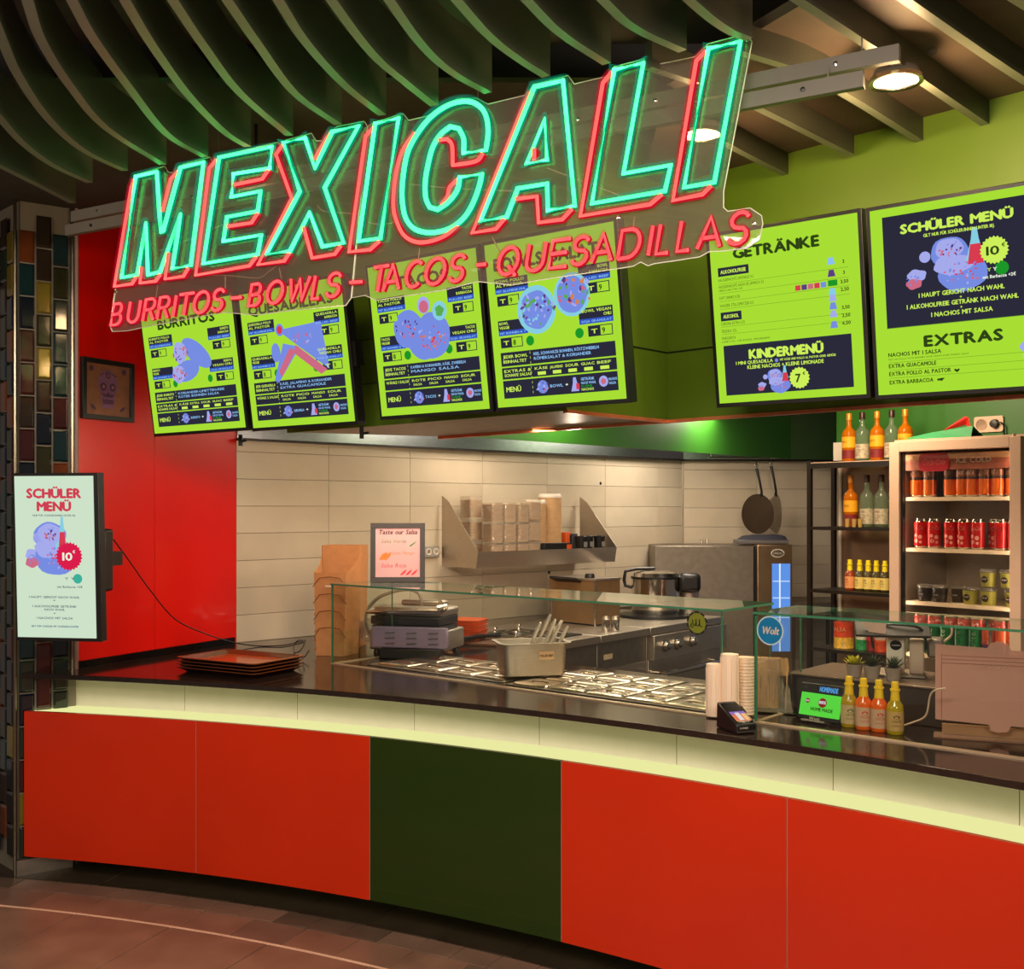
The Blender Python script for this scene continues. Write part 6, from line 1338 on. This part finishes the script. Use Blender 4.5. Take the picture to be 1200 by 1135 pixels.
def tequila(M, lab, amber_, h=.27, grp=None):
    t = thing('spirit_bottle', lab, 'bottle', M, grp); k = h/.27
    gm = clear('bottle_amber', (235, 150, 30), .9, .55, (214, 120, 14), .03) if amber_ else clear('bottle_clear', (205, 225, 200), 1.0, .14, (190, 205, 180), .03)
    MB().lathe([(r, z*k) for r, z in [(.034, 0), (.0385, .006), (.0385, .145), (.037, .160), (.031, .174), (.017, .188), (.0135, .20), (.0135, .235)]], 22).build('glass', gm, t)
    MB().lathe([(r, z*k) for r, z in [(.0155, .232), (.0155, .268), (.014, .27), (0, .27)]], 16).build('cap', mat('cap_gold', (206, 130, 40), .35, .3) if amber_ else mat('cap_dark', (50, 16, 14), .4), t)
    if amber_:
        MB().lathe([(.0390, .078*k), (.0390, .138*k)], 22, cap=False).build('yellow_label', mat('label_yellow', (236, 166, 20), .5), t)
        MB().lathe([(.0392, .018*k), (.0392, .064*k)], 22, cap=False).build('maroon_label', mat('label_maroon', (120, 24, 28), .5), t)
        def wrap(p): a = p[0]/.0395; return (.0396*math.sin(a), -.0396*math.cos(a), p[2])
        MB().text('CUERVO', 0, .105*k, .038, .011, 0, 1, 'c', wrap=wrap).text('ESPECIAL', 0, .036*k, .04, .009, 0, 1, 'c', wrap=wrap).build('label_lettering', mat('label_ink', (70, 20, 14), .5), t, kind='stuff')
    else:
        MB().lathe([(.0390, .016*k), (.0390, .095*k)], 22, cap=False, a0=0, a1=360).build('pale_label', mat('label_grey', (176, 166, 140), .5, 0, .35, 60), t)
        def wrap(p): a = p[0]/.0395; return (.0394*math.sin(a), -.0394*math.cos(a), p[2])
        b = MB()
        for z in (.03, .045, .06, .075): b.text('SILVER', 0, z*k, .04, .007, 0, 1, 'c', wrap=wrap)
        b.build('label_lettering', mat('label_red_ink', (150, 40, 50), .5), t, kind='stuff')
    return t
for px, am, lab in [(995, 1, 'amber tequila bottle at the left end of the shelf top'), (1010.5, 0, 'clear tequila bottle, first clear one on the shelf top'), (1028, 1, 'amber tequila bottle in the middle of the shelf top'), (1045, 0, 'second clear tequila bottle on the shelf top, dark cap'), (1061, 1, 'amber tequila bottle at the right of the shelf top behind the fridge corner')]:
    x = shx(px, .10); tequila(SHF @ T3(x, .10, BZ[0]+.0008, -12), lab, am)
x = shx(1073, .16); 
for px, am, lab in [(997, 1, 'amber tequila bottle on the second shelf board'), (1016, 0, 'left clear spirit bottle with black cap on the second shelf board'), (1033, 0, 'right clear spirit bottle with black cap on the second shelf board')]:
    x = shx(px, .10); tequila(SHF @ T3(x, .10, BZ[1]+.0008, -12), lab, am, .285)
for k, px in enumerate((993, 1001, 1008)):
    q = SHF @ T3(shx(px, .03), .03, BZ[1]+.0008); t = thing('shot_glass', 'tiny shot glass, %s from the left before the bottles on the second shelf board' % ORD[k], 'glass', q, 'shot glasses on the shelf')
    MB().lathe([(.011, 0), (.014, .045), (.012, .045), (.010, .006), (0, .006)], 14).build('glass', mat('gold_glass', (190, 160, 90), .2, .2), t)
for k, px in enumerate((996, 1007.5, 1017.5, 1027, 1037)):
    hot_sauce('small sauce bottle with yellow cap, %s from the left on the third shelf board' % ORD[k], SHF @ T3(shx(px, .08), .08, BZ[2]+.0008, -12), (150, 60, 20) if k == 0 else (70, 60, 20), (226, 150, 90) if k == 0 else (224, 200, 110), (240, 220, 20), 1.06, (190, 40, 30) if k == 0 else (60, 60, 30), 'small sauce bottles on the shelf' if k else None)
for k, (px, r, h_, c1, c2, lab) in enumerate([(989, .056, .145, (196, 62, 24), (206, 160, 50), 'large printed tin, red above yellow, on the fourth shelf board'), (1010, .034, .135, (210, 205, 180), (30, 130, 70), 'pale carton with green print on the fourth shelf board'), (1021, .026, .13, (170, 30, 30), (120, 20, 20), 'narrow red tin on the fourth shelf board'), (1033, .036, .135, (220, 90, 24), (190, 60, 20), 'orange printed tin at the right on the fourth shelf board')]):
    t = thing('food_tin', lab, 'tin', SHF @ T3(shx(px, .10), .10, BZ[3]+.0008))
    MB().lathe([(r, 0), (r, .004), (r*.985, .006), (r*.985, h_*.42)], 22, cap=True).build('lower_label', mat('tin_%d' % k, c2, .35, 0, .45, 60), t)
    MB().lathe([(r*.985, h_*.42), (r*.985, h_-.006), (r, h_-.003), (r, h_), (0, h_-.002)], 22).build('upper_label', mat('tinb_%d' % k, c1, .35, 0, .4, 50), t)
    def wrap(p, r=r): a = p[0]/r; return ((r+.0006)*math.sin(a), -(r+.0006)*math.cos(a), p[2])
    MB().text('SALSA', 0, h_*.66, r*1.5, .022, 0, 1, 'c', wrap=wrap).build('label_lettering', mat('tin_ink', (236, 200, 150), .5), t, kind='stuff')
t = thing('yellow_box', 'small yellow box on the low ledge left of the shelf', 'box', T3(*at(968, 788, 5.9)) @ T3(0, 0, 0, -20)); MB().box(-.032, .032, -.02, .02, 0, .035).build('carton', mat('yellow_card', (226, 160, 40), .5), t, bevel=.002); MB().box(-.032, .032, -.0205, -.02, .012, .016).build('band', orange_pl, t)
MB().box(-.3, .12, -.08, .3, 0, .86-.08, T3(*at(968, 788, 5.95)) @ T3(0, 0, -.78, -20)).build('low_cabinet', mat('low_grey', (96, 84, 74), .5), label='low grey cabinet top behind the right glass case', cat='cabinet') if False else None
